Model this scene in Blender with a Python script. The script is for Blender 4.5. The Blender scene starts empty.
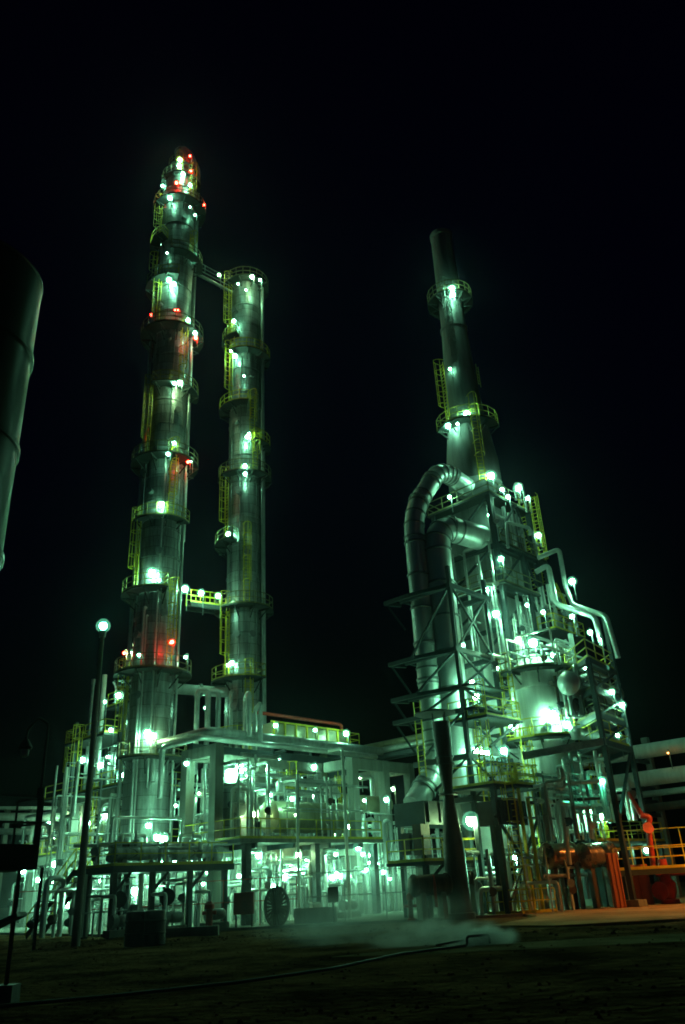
import bpy, math, random
from mathutils import Vector, Matrix
R = math.radians
PI = math.pi
random.seed(7)
scn = bpy.context.scene
COL = scn.collection

# ------------------------------------------------------------------ camera
FPX, PITCH, ROLL, EYE = 781.0, R(25.7), R(-3.1), 1.7
fw = Vector((0, math.cos(PITCH), math.sin(PITCH)))
up0 = Vector((1, 0, 0)).cross(fw)
ri = Vector((1, 0, 0)) * math.cos(ROLL) + up0 * math.sin(ROLL)
ui = -Vector((1, 0, 0)) * math.sin(ROLL) + up0 * math.cos(ROLL)
cd = bpy.data.cameras.new('camera')
cam = bpy.data.objects.new('camera', cd); COL.objects.link(cam)
cam.matrix_world = Matrix(((ri.x, ui.x, -fw.x, 0), (ri.y, ui.y, -fw.y, 0), (ri.z, ui.z, -fw.z, EYE), (0, 0, 0, 1)))
cd.sensor_fit = 'VERTICAL'; cd.sensor_height = 23.6; cd.lens = 23.6 * FPX / 1024
cd.clip_start = .1; cd.clip_end = 5000
scn.camera = cam

def P(px, py, Y):
    """point of the real place seen at a pixel of the photograph, Y metres ahead"""
    d = fw + ri * ((px - 342.5) / FPX) - ui * ((py - 512) / FPX)
    return d * (Y / d.y) + Vector((0, 0, EYE))
def V(*a): return Vector(a)
AX = V(.68, .733, 0).normalized()
BX = V(-AX.y, AX.x, 0)
ORG = V(-8.6, 50, 0)
def W(u, v, z): return ORG + AX * u + BX * v + V(0, 0, z)       # plant axes
def UV(p):
    d = p - ORG
    return d.dot(AX), d.dot(BX)

# ------------------------------------------------------------------ materials
def nt(name):
    m = bpy.data.materials.new(name); m.use_nodes = True
    n = m.node_tree.nodes; l = m.node_tree.links
    return m, n, l, n['Principled BSDF']
def mat(name, col, rough=.55, metal=0, var=.25, scale=1.5, bump=.15, streak=False, col2=None, bscale=None, sheets=False):
    m, n, l, b = nt(name)
    tc = n.new('ShaderNodeNewGeometry')
    mp = n.new('ShaderNodeMapping'); l.new(tc.outputs['Position'], mp.inputs['Vector'])
    if streak: mp.inputs['Scale'].default_value = (2.2, 2.2, .18)
    no = n.new('ShaderNodeTexNoise'); no.inputs['Scale'].default_value = scale
    no.inputs['Detail'].default_value = 6; no.inputs['Roughness'].default_value = .65
    l.new(mp.outputs[0], no.inputs['Vector'])
    cr = n.new('ShaderNodeValToRGB')
    c2 = col2 or tuple(c * (1 - var * 1.6) for c in col)
    cr.color_ramp.elements[0].position = .3; cr.color_ramp.elements[1].position = .68
    cr.color_ramp.elements[0].color = (*c2, 1); cr.color_ramp.elements[1].color = (*col, 1)
    l.new(no.outputs['Fac'], cr.inputs[0]); l.new(cr.outputs[0], b.inputs['Base Color'])
    b.inputs['Metallic'].default_value = metal
    mr = n.new('ShaderNodeMapRange'); mr.inputs['To Min'].default_value = max(.05, rough - .12); mr.inputs['To Max'].default_value = min(1, rough + .15)
    l.new(no.outputs['Fac'], mr.inputs['Value']); l.new(mr.outputs[0], b.inputs['Roughness'])
    if bump:
        n2 = n.new('ShaderNodeTexNoise'); n2.inputs['Scale'].default_value = bscale or scale * 2.5; n2.inputs['Detail'].default_value = 3
        l.new(tc.outputs['Position'], n2.inputs['Vector'])
        bp = n.new('ShaderNodeBump'); bp.inputs['Strength'].default_value = bump; bp.inputs['Distance'].default_value = .12
        l.new(n2.outputs['Fac'], bp.inputs['Height']); l.new(bp.outputs[0], b.inputs['Normal'])
    if sheets:
        ob = n.new('ShaderNodeTexCoord'); sp = n.new('ShaderNodeSeparateXYZ'); l.new(ob.outputs['Object'], sp.inputs[0])
        at = n.new('ShaderNodeMath'); at.operation = 'ARCTAN2'; l.new(sp.outputs['Y'], at.inputs[0]); l.new(sp.outputs['X'], at.inputs[1])
        ml = n.new('ShaderNodeMath'); ml.operation = 'MULTIPLY'; ml.inputs[1].default_value = 1.7; l.new(at.outputs[0], ml.inputs[0])
        cb = n.new('ShaderNodeCombineXYZ'); l.new(ml.outputs[0], cb.inputs[0]); l.new(sp.outputs['Z'], cb.inputs[1])
        bk = n.new('ShaderNodeTexBrick'); l.new(cb.outputs[0], bk.inputs['Vector']); bk.inputs['Scale'].default_value = 1
        bk.inputs['Brick Width'].default_value = 1.9; bk.inputs['Row Height'].default_value = .95; bk.inputs['Mortar Size'].default_value = .018
        bk.inputs['Color1'].default_value = (1, 1, 1, 1); bk.inputs['Color2'].default_value = (.62, .64, .62, 1); bk.inputs['Mortar'].default_value = (.25, .25, .23, 1)
        mm = n.new('ShaderNodeMixRGB'); mm.blend_type = 'MULTIPLY'; mm.inputs[0].default_value = 1
        l.new(cr.outputs[0], mm.inputs[1]); l.new(bk.outputs['Color'], mm.inputs[2]); l.new(mm.outputs[0], b.inputs['Base Color'])
    return m
def glow(name, col, strength):
    m, n, l, b = nt(name)
    b.inputs['Base Color'].default_value = (.8, .8, .8, 1)
    b.inputs['Emission Color'].default_value = (*col, 1); b.inputs['Emission Strength'].default_value = strength
    return m
M = dict(
    clad=mat('aluminium_cladding', (.50, .52, .51), .40, .55, .42, 1.3, .40, True, bscale=2.1, sheets=True),
    clad2=mat('weathered_cladding', (.40, .42, .41), .48, .5, .35, .8, .22, True, bscale=1.3),
    duct=mat('bright_duct_sheet', (.68, .70, .69), .38, .4, .22, .9, .12, True),
    stackm=mat('stack_steel', (.30, .31, .31), .6, .25, .3, .8, .1, True),
    pipe=mat('insulated_pipe_jacket', (.58, .60, .58), .33, .6, .2, 2, .1),
    pale=mat('pale_paint', (.62, .62, .58), .5, 0, .2, 1.2, .1, True),
    cream=mat('cream_vessel_paint', (.36, .34, .22), .38, .4, .25, 1.0, .12, True),
    conc=mat('concrete', (.21, .21, .18), .85, 0, .3, 1.1, .25, True),
    conc2=mat('pad_concrete', (.26, .25, .22), .8, 0, .4, .5, .2),
    yel=mat('yellow_paint', (.62, .50, .02), .5, 0, .25, 2.5, .05),
    midyel=mat('half_lit_yellow', (.38, .32, .04), .55, 0, .35, 2.5, .05),  # yellow darkened to stand for half-lit railings
    dullyel=mat('unlit_yellow', (.20, .18, .07), .6, 0, .3, 2.5, .05),  # yellow darkened further, for railings away from the lamplight
    steel=mat('dark_steel_paint', (.030, .046, .052), .5, .1, .3, 2, .08),
    grey=mat('galvanised_steel', (.28, .30, .30), .5, .5, .3, 3, .05),
    deck=mat('deck_grating', (.042, .052, .048), .75, .2, .3, 5, .1),
    dark=mat('soot_dark_steel', (.030, .028, .026), .6, .1, .4, 2, .15),
    rust=mat('rusty_steel', (.10, .055, .035), .55, .3, .5, 1.6, .2, True, col2=(.03, .025, .022)),
    brown=mat('scorched_brown_steel', (.045, .028, .02), .5, .3, .5, 1.6, .15, True),
    red=mat('red_paint', (.45, .035, .015), .45, 0, .3, 2, .06),
    orange=mat('orange_primer', (.42, .10, .02), .6, 0, .35, 1.2, .1, True),
    copper=mat('coppery_sheet', (.34, .24, .17), .26, .7, .3, 1.4, .25, bscale=.9),
    rubber=mat('black_rubber', (.02, .02, .02), .6, 0, .3, 4, .1),
    tarp=mat('dark_drum_paint', (.02, .022, .03), .5, 0, .3, 3, .1),
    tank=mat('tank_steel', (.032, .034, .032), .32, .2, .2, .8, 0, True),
    lampw=glow('lamp_mercury', (.30, .98, .57), 150),
    lampb=glow('lamp_mercury_strong', (.28, .98, .54), 270),
    lampc=glow('lamp_mercury_dim', (.27, .98, .55), 80),
    lampy=glow('lamp_mercury_yellowish', (.55, 1.0, .42), 170),
    lampg=glow('lamp_mercury_green', (.10, 1.0, .5), 110),
    lampr=glow('lamp_obstruction_red', (1.0, .02, .01), 140),
    lampo=glow('lamp_sodium', (1.0, .36, .06), 17000),
    lampa=glow('amber_glint', (1.0, .36, .06), 40),  # emission for the orange glint on a rack pipe
    glass=mat('lantern_glass', (.5, .52, .45), .12, 0, .1, 3, 0),
)

# ------------------------------------------------------------------ mesh building
def halo_mat(name, col, s):  # see-through emissive shell imitating the glow round a lamp
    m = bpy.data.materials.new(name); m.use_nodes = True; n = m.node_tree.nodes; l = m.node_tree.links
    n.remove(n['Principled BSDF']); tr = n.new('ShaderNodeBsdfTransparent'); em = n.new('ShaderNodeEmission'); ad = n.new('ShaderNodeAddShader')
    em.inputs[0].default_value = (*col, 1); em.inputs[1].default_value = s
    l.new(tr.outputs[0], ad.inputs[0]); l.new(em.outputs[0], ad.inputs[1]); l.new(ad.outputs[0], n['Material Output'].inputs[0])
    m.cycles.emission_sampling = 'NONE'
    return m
M['frostw'] = halo_mat('lamp_halo', (.22, 1.0, .58), .20); M['frostr'] = halo_mat('red_lamp_halo', (1.0, .02, .01), .25); M['frosto'] = halo_mat('amber_lamp_halo', (1, .4, .05), .1)
class MB:
    def __init__(s): s.v = []; s.f = []; s.sm = []
    def add(s, vs, fs, smooth=False):
        o = len(s.v); s.v += [tuple(x) for x in vs]
        s.f += [tuple(i + o for i in f) for f in fs]; s.sm += [smooth] * len(fs)
    def beam(s, p, q, w=.1, h=None, up=None):
        h = h or w; p = Vector(p); q = Vector(q); d = (q - p)
        if d.length < 1e-6: return s
        d.normalize(); u = Vector(up) if up else V(0, 0, 1)
        if abs(d.dot(u)) > .98: u = AX.copy()
        x = d.cross(u).normalized(); y = x.cross(d)
        vs = []
        for c in (p, q):
            for a, b in ((-1, -1), (1, -1), (1, 1), (-1, 1)): vs.append(c + x * (a * w / 2) + y * (b * h / 2))
        s.add(vs, [(3, 2, 1, 0), (4, 5, 6, 7), (0, 1, 5, 4), (1, 2, 6, 5), (2, 3, 7, 6), (3, 0, 4, 7)]); return s
    def box(s, c, dx, dy, dz, ax=None, ay=None):
        """box on its base centre c, sides along ax, ay"""
        ax = ax or AX; ay = ay or BX; c = Vector(c)
        vs = [c + ax * (i * dx / 2) + ay * (j * dy / 2) + V(0, 0, k * dz) for k in (0, 1) for i, j in ((-1, -1), (1, -1), (1, 1), (-1, 1))]
        s.add(vs, [(3, 2, 1, 0), (4, 5, 6, 7), (0, 1, 5, 4), (1, 2, 6, 5), (2, 3, 7, 6), (3, 0, 4, 7)]); return s
    def lathe(s, base, prof, axis=None, seg=32, caps=True):
        """revolve (distance along axis, radius) pairs"""
        d = (Vector(axis) if axis else V(0, 0, 1)).normalized(); base = Vector(base)
        t = V(1, 0, 0) if abs(d.x) < .9 else V(0, 1, 0)
        x = d.cross(t).normalized(); y = d.cross(x)
        vs = []; fs = []
        for z, r in prof:
            for k in range(seg):
                a = 2 * PI * k / seg; vs.append(base + d * z + (x * math.cos(a) + y * math.sin(a)) * r)
        n = len(prof)
        for i in range(n - 1):
            for k in range(seg):
                k2 = (k + 1) % seg; fs.append((i * seg + k, i * seg + k2, (i + 1) * seg + k2, (i + 1) * seg + k))
        s.add(vs, fs, seg > 8)
        if caps:
            o = len(s.v) - len(vs)
            s.f += [tuple(o + k for k in range(seg))[::-1], tuple(o + (n - 1) * seg + k for k in range(seg))]; s.sm += [False, False]
        return s
    def cyl(s, p, q, r, r2=None, seg=14):
        p = Vector(p); q = Vector(q)
        return s.lathe(p, [(0, r), ((q - p).length, r if r2 is None else r2)], q - p, seg)
    def tube(s, pts, r, seg=12, bend=None, nb=5):
        """pipe along a path with rounded corners"""
        pts = [Vector(p) for p in pts]; bend = r * 2.2 if bend is None else bend
        path = [pts[0]]
        for i in range(1, len(pts) - 1):
            a, b, c = pts[i - 1], pts[i], pts[i + 1]
            k = min(bend, (a - b).length * .48, (c - b).length * .48)
            p0 = b + (a - b).normalized() * k; p2 = b + (c - b).normalized() * k
            for j in range(nb + 1):
                t = j / nb; path.append(p0 * (1 - t) ** 2 + b * 2 * t * (1 - t) + p2 * t * t)
        path.append(pts[-1])
        vs = []; fs = []; x = None; n = len(path)
        for i, p in enumerate(path):
            d = (path[min(i + 1, n - 1)] - path[max(i - 1, 0)]).normalized()
            if x is None:
                t = V(0, 0, 1) if abs(d.z) < .9 else V(1, 0, 0); x = d.cross(t).normalized()
            else:
                x = (x - d * x.dot(d)).normalized()
            y = d.cross(x)
            for k in range(seg):
                a = 2 * PI * k / seg; vs.append(p + (x * math.cos(a) + y * math.sin(a)) * r)
        for i in range(n - 1):
            for k in range(seg):
                k2 = (k + 1) % seg; fs.append((i * seg + k, i * seg + k2, (i + 1) * seg + k2, (i + 1) * seg + k))
        s.add(vs, fs, True)
        o = len(s.v) - len(vs)
        s.f += [tuple(o + k for k in range(seg))[::-1], tuple(o + (n - 1) * seg + k for k in range(seg))]; s.sm += [False, False]
        return s
    def sector(s, c, r0, r1, a0, a1, th=.12, n=28):
        """flat ring sector, degrees, top face at c.z"""
        c = Vector(c); vs = []; fs = []
        for i in range(n + 1):
            a = R(a0 + (a1 - a0) * i / n); e = V(math.cos(a), math.sin(a), 0)
            vs += [c + e * r0, c + e * r1, c + e * r1 - V(0, 0, th), c + e * r0 - V(0, 0, th)]
        for i in range(n):
            o = 4 * i
            for k in range(4): fs.append((o + k, o + (k + 1) % 4, o + 4 + (k + 1) % 4, o + 4 + k))
        fs += [(0, 1, 2, 3), (4 * n + 3, 4 * n + 2, 4 * n + 1, 4 * n)]
        s.add(vs, fs); return s
    def poly(s, pts, th):
        """flat polygon plate with thickness th below pts"""
        n = len(pts); pts = [Vector(p) for p in pts]
        vs = pts + [p - V(0, 0, th) for p in pts]
        s.add(vs, [tuple(range(n)), tuple(range(2 * n - 1, n - 1, -1))] + [(i, n + i, n + (i + 1) % n, (i + 1) % n) for i in range(n)]); return s
    def rail(s, pts, closed=False, h=1.1, r=.03, step=1.6, toe=True):
        pts = [Vector(p) for p in pts]
        if closed: pts.append(pts[0])
        first = True
        for a, b in zip(pts, pts[1:]):
            L = (b - a).length; n = max(1, round(L / step))
            for k in range(0 if first else 1, n + 1):
                p = a.lerp(b, k / n); s.beam(p, p + V(0, 0, h), r * 1.7)
            first = False
            for hh in (h, h * .52): s.beam(a + V(0, 0, hh), b + V(0, 0, hh), r * 1.8)
            if toe: s.beam(a + V(0, 0, .07), b + V(0, 0, .07), .02, .14)
        return s
    def ladder(s, p, q, out, w=.5, cage=True, r=.03):
        p = Vector(p); q = Vector(q); out = Vector(out).normalized(); side = (q - p).normalized().cross(out)
        for k in (-1, 1): s.beam(p + side * k * w / 2, q + side * k * w / 2, r * 2)
        L = (q - p).length; d = (q - p) / L
        for i in range(int(L / .32)):
            c = p + d * (.2 + i * .32); s.beam(c - side * w / 2, c + side * w / 2, r * 1.2)
        if cage and L > 3:
            hoops = []
            z = 2.2
            while z < L + .9:
                c = p + d * z; hp = [c + side * (math.cos(R(t)) * .38) + out * (math.sin(R(t)) * .75) for t in range(0, 181, 30)]
                for a, b in zip(hp, hp[1:]): s.beam(a, b, r * 1.5)
                hoops.append(hp); z += 1.1
            if len(hoops) > 1:
                for k in (1, 3, 5): s.beam(hoops[0][k], hoops[-1][k], r * 1.5)
        return s
    def build(s, name, m, parent=None, off=V(0, 0, 0)):
        me = bpy.data.meshes.new(name)
        me.from_pydata([(x - off.x, y - off.y, z - off.z) for x, y, z in s.v], [], s.f)
        me.polygons.foreach_set('use_smooth', s.sm)
        me.set_sharp_from_angle(angle=R(42))
        me.materials.append(M[m] if isinstance(m, str) else m)
        o = bpy.data.objects.new(name, me); COL.objects.link(o)
        if parent: o.parent = parent
        return o

class Thing:
    def __init__(s, name, label, cat, loc, group=None):
        s.o = bpy.data.objects.new(name, None); COL.objects.link(s.o)
        s.loc = Vector(loc); s.o.location = s.loc; s.o.empty_display_size = .3
        s.o['label'] = label; s.o['category'] = cat
        if group: s.o['group'] = group
    def part(s, mb, name, m, parent=None, label=None):
        o = mb.build(name, m, parent or s.o, s.loc)
        if label: o['label'] = label
        return o
def one(mb, name, m, label, cat, loc, group=None):
    loc = Vector(loc); o = mb.build(name, m, None, loc); o.location = loc
    o['label'] = label; o['category'] = cat
    if group: o['group'] = group
    return o
def struct(mb, name, m, kind='structure'):
    o = mb.build(name, m); o['kind'] = kind; return o

# ------------------------------------------------------------------ lamps
GL = {}; lrn = random.Random(11)
def globe_mesh(m):
    if m not in GL:
        mb = MB(); prof = []
        for i in range(7):
            t = -PI / 2 + PI * i / 6; prof.append((math.sin(t), max(.02, math.cos(t))))
        mb.lathe((0, 0, 0), prof, None, 10)
        o = mb.build('globe', m); GL[m] = o.data; bpy.data.objects.remove(o)
    return GL[m]
def lamp(T, p, m='lampw', size=.22, pole=1.3, back=None):
    """a bulkhead lamp: bracket pole, hood and glowing globe"""
    p = Vector(p); mb = MB(); size *= .58 * lrn.choice([.62, .75, .9, 1, 1, 1.1, 1.3])
    if m in ('lampw', 'lampb') and lrn.random() < .1: m = 'lampy'
    if back is not None:
        mb.beam(p + V(0, 0, size + .06), p + Vector(back) + V(0, 0, size + .06), .06)
    elif pole:
        q = p + V(.16, .22, 0)
        mb.tube([q - V(0, 0, pole), q + V(0, 0, size + .22), p + V(0, 0, size + .16)], .035, 6)
    mb.lathe(p + V(0, 0, size * .72), [(0, size * .95), (size * .35, size * .6), (size * .75, size * .25)], None, 10)
    h = T.part(mb, 'lamp', 'grey')
    g = bpy.data.objects.new('globe', globe_mesh(m)); COL.objects.link(g)
    g.parent = h; g.location = p - T.loc; g.scale = (size, size, size)
    f = bpy.data.objects.new('halo_shell', globe_mesh('frostr' if m == 'lampr' else 'frosto' if m in ('lampo', 'lampa') else 'frostw')); COL.objects.link(f)
    f.parent = h; f.location = p - T.loc; f.scale = [size * 1.9] * 3  # larger shell added for the soft glow round the globe
    return h
def lamps(T, lst, Y, m='lampw', **k):
    for it in lst:
        px, py = it[:2]; yy = it[2] if len(it) > 2 else Y
        lamp(T, P(px, py, yy), it[3] if len(it) > 3 else m, **k)

# ------------------------------------------------------------------ ground
mb = MB(); mb.box((0, 300, -.5), 1600, 1600, .5, V(1, 0, 0), V(0, 1, 0))
gm, n, l, b = nt('packed_earth')
geo = n.new('ShaderNodeNewGeometry'); no = n.new('ShaderNodeTexNoise'); no.inputs['Scale'].default_value = .35; no.inputs['Detail'].default_value = 10; no.inputs['Roughness'].default_value = .7
l.new(geo.outputs['Position'], no.inputs['Vector'])
cr = n.new('ShaderNodeValToRGB'); e = cr.color_ramp.elements; e[0].position = .40; e[0].color = (.030, .019, .009, 1); e[1].position = .60; e[1].color = (.145, .088, .042, 1)
l.new(no.outputs['Fac'], cr.inputs[0]); l.new(cr.outputs[0], b.inputs['Base Color']); b.inputs['Roughness'].default_value = .95; b.inputs['Specular IOR Level'].default_value = 0
n2 = n.new('ShaderNodeTexNoise'); n2.inputs['Scale'].default_value = 3; n2.inputs['Detail'].default_value = 8; l.new(geo.outputs['Position'], n2.inputs['Vector'])
bp = n.new('ShaderNodeBump'); bp.inputs['Strength'].default_value = 1.0; bp.inputs['Distance'].default_value = .35; l.new(n2.outputs['Fac'], bp.inputs['Height']); l.new(bp.outputs[0], b.inputs['Normal'])
M['earth'] = gm
M['asph'] = mat('worn_asphalt', (.030, .024, .016), .85, 0, .4, .8, .3)
M['road'] = mat('dusty_concrete_road', (.22, .17, .10), .85, 0, .45, .45, .3)
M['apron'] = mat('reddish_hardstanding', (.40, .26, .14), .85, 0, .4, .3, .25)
for k_ in ('asph', 'road', 'apron', 'conc2'): M[k_].node_tree.nodes['Principled BSDF'].inputs['Specular IOR Level'].default_value = 0
struct(mb, 'ground', 'earth')
def sheet(pts, z, name, m, th=.004):
    mb = MB(); mb.poly([(x, y, z) for x, y in pts], th); return struct(mb, name, m)
sheet([(-70, 60), (-30, 66), (-14, 47), (4, 44.5), (8, 44.5), (8, 130), (-70, 130)], .12, 'plant_pavement', 'conc2', .3)
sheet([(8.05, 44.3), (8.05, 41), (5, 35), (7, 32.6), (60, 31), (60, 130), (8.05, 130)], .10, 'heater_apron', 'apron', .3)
sheet([(-1, 24.9), (2, 24.0), (70, 21.5), (70, 24.2), (6, 26.6), (1, 26.2)], .006, 'service_road', 'road', .02)
def BANK(x):
    t = min(1, max(0, (x - 1) / 7)); return 38.6 - .03 * x - 9.0 * t * t * (3 - 2 * t)
# lumpy verge bank between the road and the plant
mb = MB(); N = 90
vs = []; fs = []
for i in range(N + 1):
    x = -40 + 90 * i / N
    y0 = BANK(x)
    for j, (dy, hh) in enumerate(((0, -.05), (.5, .05), (1.2, .09), (2.0, .06), (2.8, -.05))):
        vs.append(V(x + random.uniform(-.2, .2), y0 + dy + random.uniform(-.15, .15), hh * (1 + random.uniform(-.4, .4))))
for i in range(N):
    for j in range(4):
        o = i * 5 + j; fs.append((o, o + 5, o + 6, o + 1))
mb.add(vs, fs, True); struct(mb, 'earth_bank', 'earth')

# ------------------------------------------------------------------ columns (distillation towers)
def shell_profile(r, z0, z1, step, skirt):
    pr = [(0, r * 1.0), (skirt, r * 1.0)]
    z = z0
    while z < z1 - .5:
        pr += [(z, r), (z + .06, r), (z + .07, r + .06), (z + .19, r + .06), (z + .20, r)]; z += step * random.choice([.8, 1, 1, 1.25])
    pr += [(z1, r)]
    for k in range(1, 7):
        t = k / 6 * PI / 2; pr.append((z1 + math.sin(t) * r * .5, max(.05, r * math.cos(t))))
    return pr
def ring_platform(T, c, r, z, a0, a1, w=1.15, rm='yel'):
    cc = V(c.x, c.y, z); full = a1 - a0 >= 359
    mb = MB(); mb.sector(cc, r + .06, r + w, a0, a1, .12, max(8, int((a1 - a0) / 9)))
    k = a0 + 8
    while k < a1:
        e = V(math.cos(R(k)), math.sin(R(k)), 0)
        mb.beam(cc + e * (r + .02) - V(0, 0, .2), cc + e * (r + w) - V(0, 0, .2), .09, .16)
        mb.beam(cc + e * (r + .02) - V(0, 0, w * .95), cc + e * (r + w * .92) - V(0, 0, .2), .08); k += 36
    d = T.part(mb, 'platform', 'deck')
    mb = MB(); n = max(3, int((a1 - a0) / 18))
    pts = [cc + V(math.cos(R(a0 + (a1 - a0) * i / n)), math.sin(R(a0 + (a1 - a0) * i / n)), 0) * (r + w - .05) for i in range(n + 1)]
    if not full: pts = [cc + (pts[0] - cc).normalized() * (r + .1)] + pts + [cc + (pts[-1] - cc).normalized() * (r + .1)]
    mb.rail(pts, False, step=1.3); T.part(mb, 'railing', 'dullyel' if full else random.choice(['dullyel', 'midyel', 'yel']), d)
    return cc
def ladder_on(T, c, r, ang, z0, z1, m='yel'):
    e = V(math.cos(R(ang)), math.sin(R(ang)), 0); b = V(c.x, c.y, 0) + e * (r + .28)
    T.part(MB().ladder(b + V(0, 0, z0), b + V(0, 0, z1), e), 'ladder', m)
def zrow(py, cx, Y): return P(cx, py, Y).z
def riser(T, c, r, ang, z0, z1, rad=.13, m='pipe', off=.3):
    e = V(math.cos(R(ang)), math.sin(R(ang)), 0); b = V(c.x, c.y, 0)
    T.part(MB().tube([b + e * (r - .05) + V(0, 0, z1), b + e * (r + off) + V(0, 0, z1), b + e * (r + off) + V(0, 0, z0)], rad, 10), 'riser_pipe', m)
def nozzle(T, c, r, ang, z, rad=.22, L=.45):
    e = V(math.cos(R(ang)), math.sin(R(ang)), 0); b = V(c.x, c.y, z) + e * (r - .05)
    T.part(MB().lathe(b, [(0, rad), (L, rad), (L + .01, rad * 1.4), (L + .09, rad * 1.4)], e, 14), 'nozzle', 'grey')

def axis_pt(c, py):   # pixel row -> height on a vertical axis at c
    lo, hi = 0, 100
    def row(z):
        d = V(c.x, c.y, z - EYE); return 512 - FPX * d.dot(ui) / d.dot(fw)
    for _ in range(50):
        m_ = (lo + hi) / 2
        if row(m_) > py: lo = m_
        else: hi = m_
    return lo

C1 = V(-15.95, 62, 0); r1 = 1.72
T = Thing('distillation_column', 'taller of the twin distillation columns, with red lights near its top', 'column', C1, 'distillation columns')
ztop = axis_pt(C1, 186)
T.part(MB().lathe(C1, shell_profile(r1, 7, ztop, 2.6, 3), None, 40), 'shell', 'clad')
z_ = axis_pt(C1, 172)
mb = MB().lathe(C1 + V(0, 0, ztop), [(0, .95), (3.4, .95), (3.42, .82), (5.0, .82), (5.05, .92), (5.2, .92), (5.5, .5), (5.7, .1)], None, 24); T.part(mb, 'top_drum', 'clad2')
mb = MB().tube([C1 + V(0, 0, ztop + 5.4), C1 + V(0, 0, ztop + 6.2), C1 + V(.7, .7, ztop + 6.2), C1 + V(1.7, 1.15, ztop + 3.6), C1 + V(1.7, 1.15, 30)], .18, 12, .5); T.part(mb, 'overhead_pipe', 'pipe')
plats1 = [(167, 0, 360, .5), (182, 0, 360, .95), (209, 0, 360, 1.1), (246, 120, 250, 1.1), (262, 270, 400, 1.0), (288, 150, 290, 1.2), (336, 0, 360, 1.35), (392, 248, 392, 1.05), (463, 0, 360, 1.3), (522, 215, 352, .85), (593, 110, 300, 1.25), (672, 0, 360, 1.35), (757, 235, 375, 1.2)]
zz = []
for py, a0, a1, w in plats1:
    z = axis_pt(C1, py + 4); zz.append(z)
    ring_platform(T, C1, r1 if py > 190 else (1.0 if py < 170 else 1.2), z, a0, a1, w)
angs = [200, 320, 215, 330, 205, 235, 315, 230, 305, 218, 320, 210, 320]
for i in range(1, len(zz)):
    ladder_on(T, C1, 1.0 if i == 1 else r1, 275 if i == 1 else angs[i - 1], zz[i] - .0, zz[i - 1] + 1.0)
riser(T, C1, r1, 185, 4, zz[4], .16); riser(T, C1, r1, 352, 6, zz[6], .11); riser(T, C1, r1, 255, 4, zz[10] - 1.5, .12); riser(T, C1, r1, 285, 9, zz[8], .08); riser(T, C1, r1, 262, 4, zz[10] - 2.2, .07)
for a, py in ((300, 230), (240, 315), (310, 420), (250, 500), (282, 560), (300, 620), (255, 700), (240, 640), (275, 350)): nozzle(T, C1, r1, a, axis_pt(C1, py))
for a_ in (222, 292, 336): riser(T, C1, r1, a_, 10, zz[5 if a_ < 300 else 8] - .6, .045, 'grey', .14)
for px, py, y, mm, sz in [(180, 160, 60.2, 'lampw', .3), (179, 166, 60.2, 'lampw', .25), (162.5, 186, 61.5, 'lampc', .24), (190, 185, 60.2, 'lampw', .26), (165, 196, 60.4, 'lampw', .26), (170, 198, 59.6, 'lampw', .26), (183, 174, 60, 'lampw', .28), (195, 215, 60.7, 'lampc', .24),
        (190, 207, 59.6, 'lampc', .22), (157, 244, 61.4, 'lampw', .33), (167, 253, 59.7, 'lampc', .24), (194, 262, 61.6, 'lampc', .24), (194, 255, 61.6, 'lampc', .22), (169, 280, 59.6, 'lampb', .33), (174, 284, 59.5, 'lampw', .28), (188, 320, 59.8, 'lampw', .27), (195, 333, 60.6, 'lampw', .28),
        (180, 383, 59.5, 'lampb', .36), (174, 383, 59.6, 'lampc', .26), (143, 449, 62, 'lampw', .28), (174, 443, 59.3, 'lampb', .28), (190.5, 460, 61, 'lampw', .28), (168, 454, 59.2, 'lampc', .25), (161.5, 504, 59.4, 'lampb', .33), (152, 573, 59.7, 'lampb', .35), (159, 580, 59.4, 'lampw', .24),
        (129.5, 653, 62, 'lampw', .29), (185.5, 657, 61, 'lampw', .29), (139, 655, 60, 'lampc', .22), (147.5, 733, 59.5, 'lampb', .38), (153, 736, 59.3, 'lampw', .28)]:
    lamp(T, P(px, py, y), mm, sz, 1.2)
for px, py, y in [(190, 156, 60.5), (191, 171, 60.2), (176.5, 183, 59.4), (180, 183, 59.4), (159, 202, 61.4), (204, 205, 62), (175, 310, 59.3), (178, 310, 59.3), (151.5, 315, 62), (195.5, 338, 60.5), (145.5, 438, 62), (188, 462, 60.4), (170.5, 643, 59.1), (172, 642, 59.1), (124, 653, 62)]:
    lamp(T, P(px, py, y), 'lampr', .2, 1.0)

C2 = V(-9.2, 66, 0); r2 = 1.56
T = Thing('distillation_column', 'shorter of the twin distillation columns, right of the taller one', 'column', C2, 'distillation columns')
zt2 = axis_pt(C2, 290)
T.part(MB().lathe(C2, shell_profile(r2, 7, zt2, 2.9, 3), None, 40), 'shell', 'clad')
plats2 = [(287, 0, 360, .9), (342, 140, 255, .9), (358, 240, 400, 1.0), (410, 165, 285, 1.05), (446, 300, 392, .95), (478, 0, 360, 1.0), (544, 150, 255, 1.15), (609, 110, 395, 1.05), (680, 160, 320, 1.2), (742, 230, 400, 1.2), (800, 0, 360, 1.0)]
zz2 = []
for py, a0, a1, w in plats2:
    z = axis_pt(C2, py + 3); zz2.append(z); ring_platform(T, C2, r2, z, a0, a1, w)
for i, a in enumerate([215, 232, 225, 300, 310, 215, 285, 228, 290, 285]):
    ladder_on(T, C2, r2, a, zz2[i + 1], zz2[i] + 1.0)
riser(T, C2, r2, 338, 8, zz2[3], .1); riser(T, C2, r2, 245, 5, zz2[8] - 1, .12)
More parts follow.
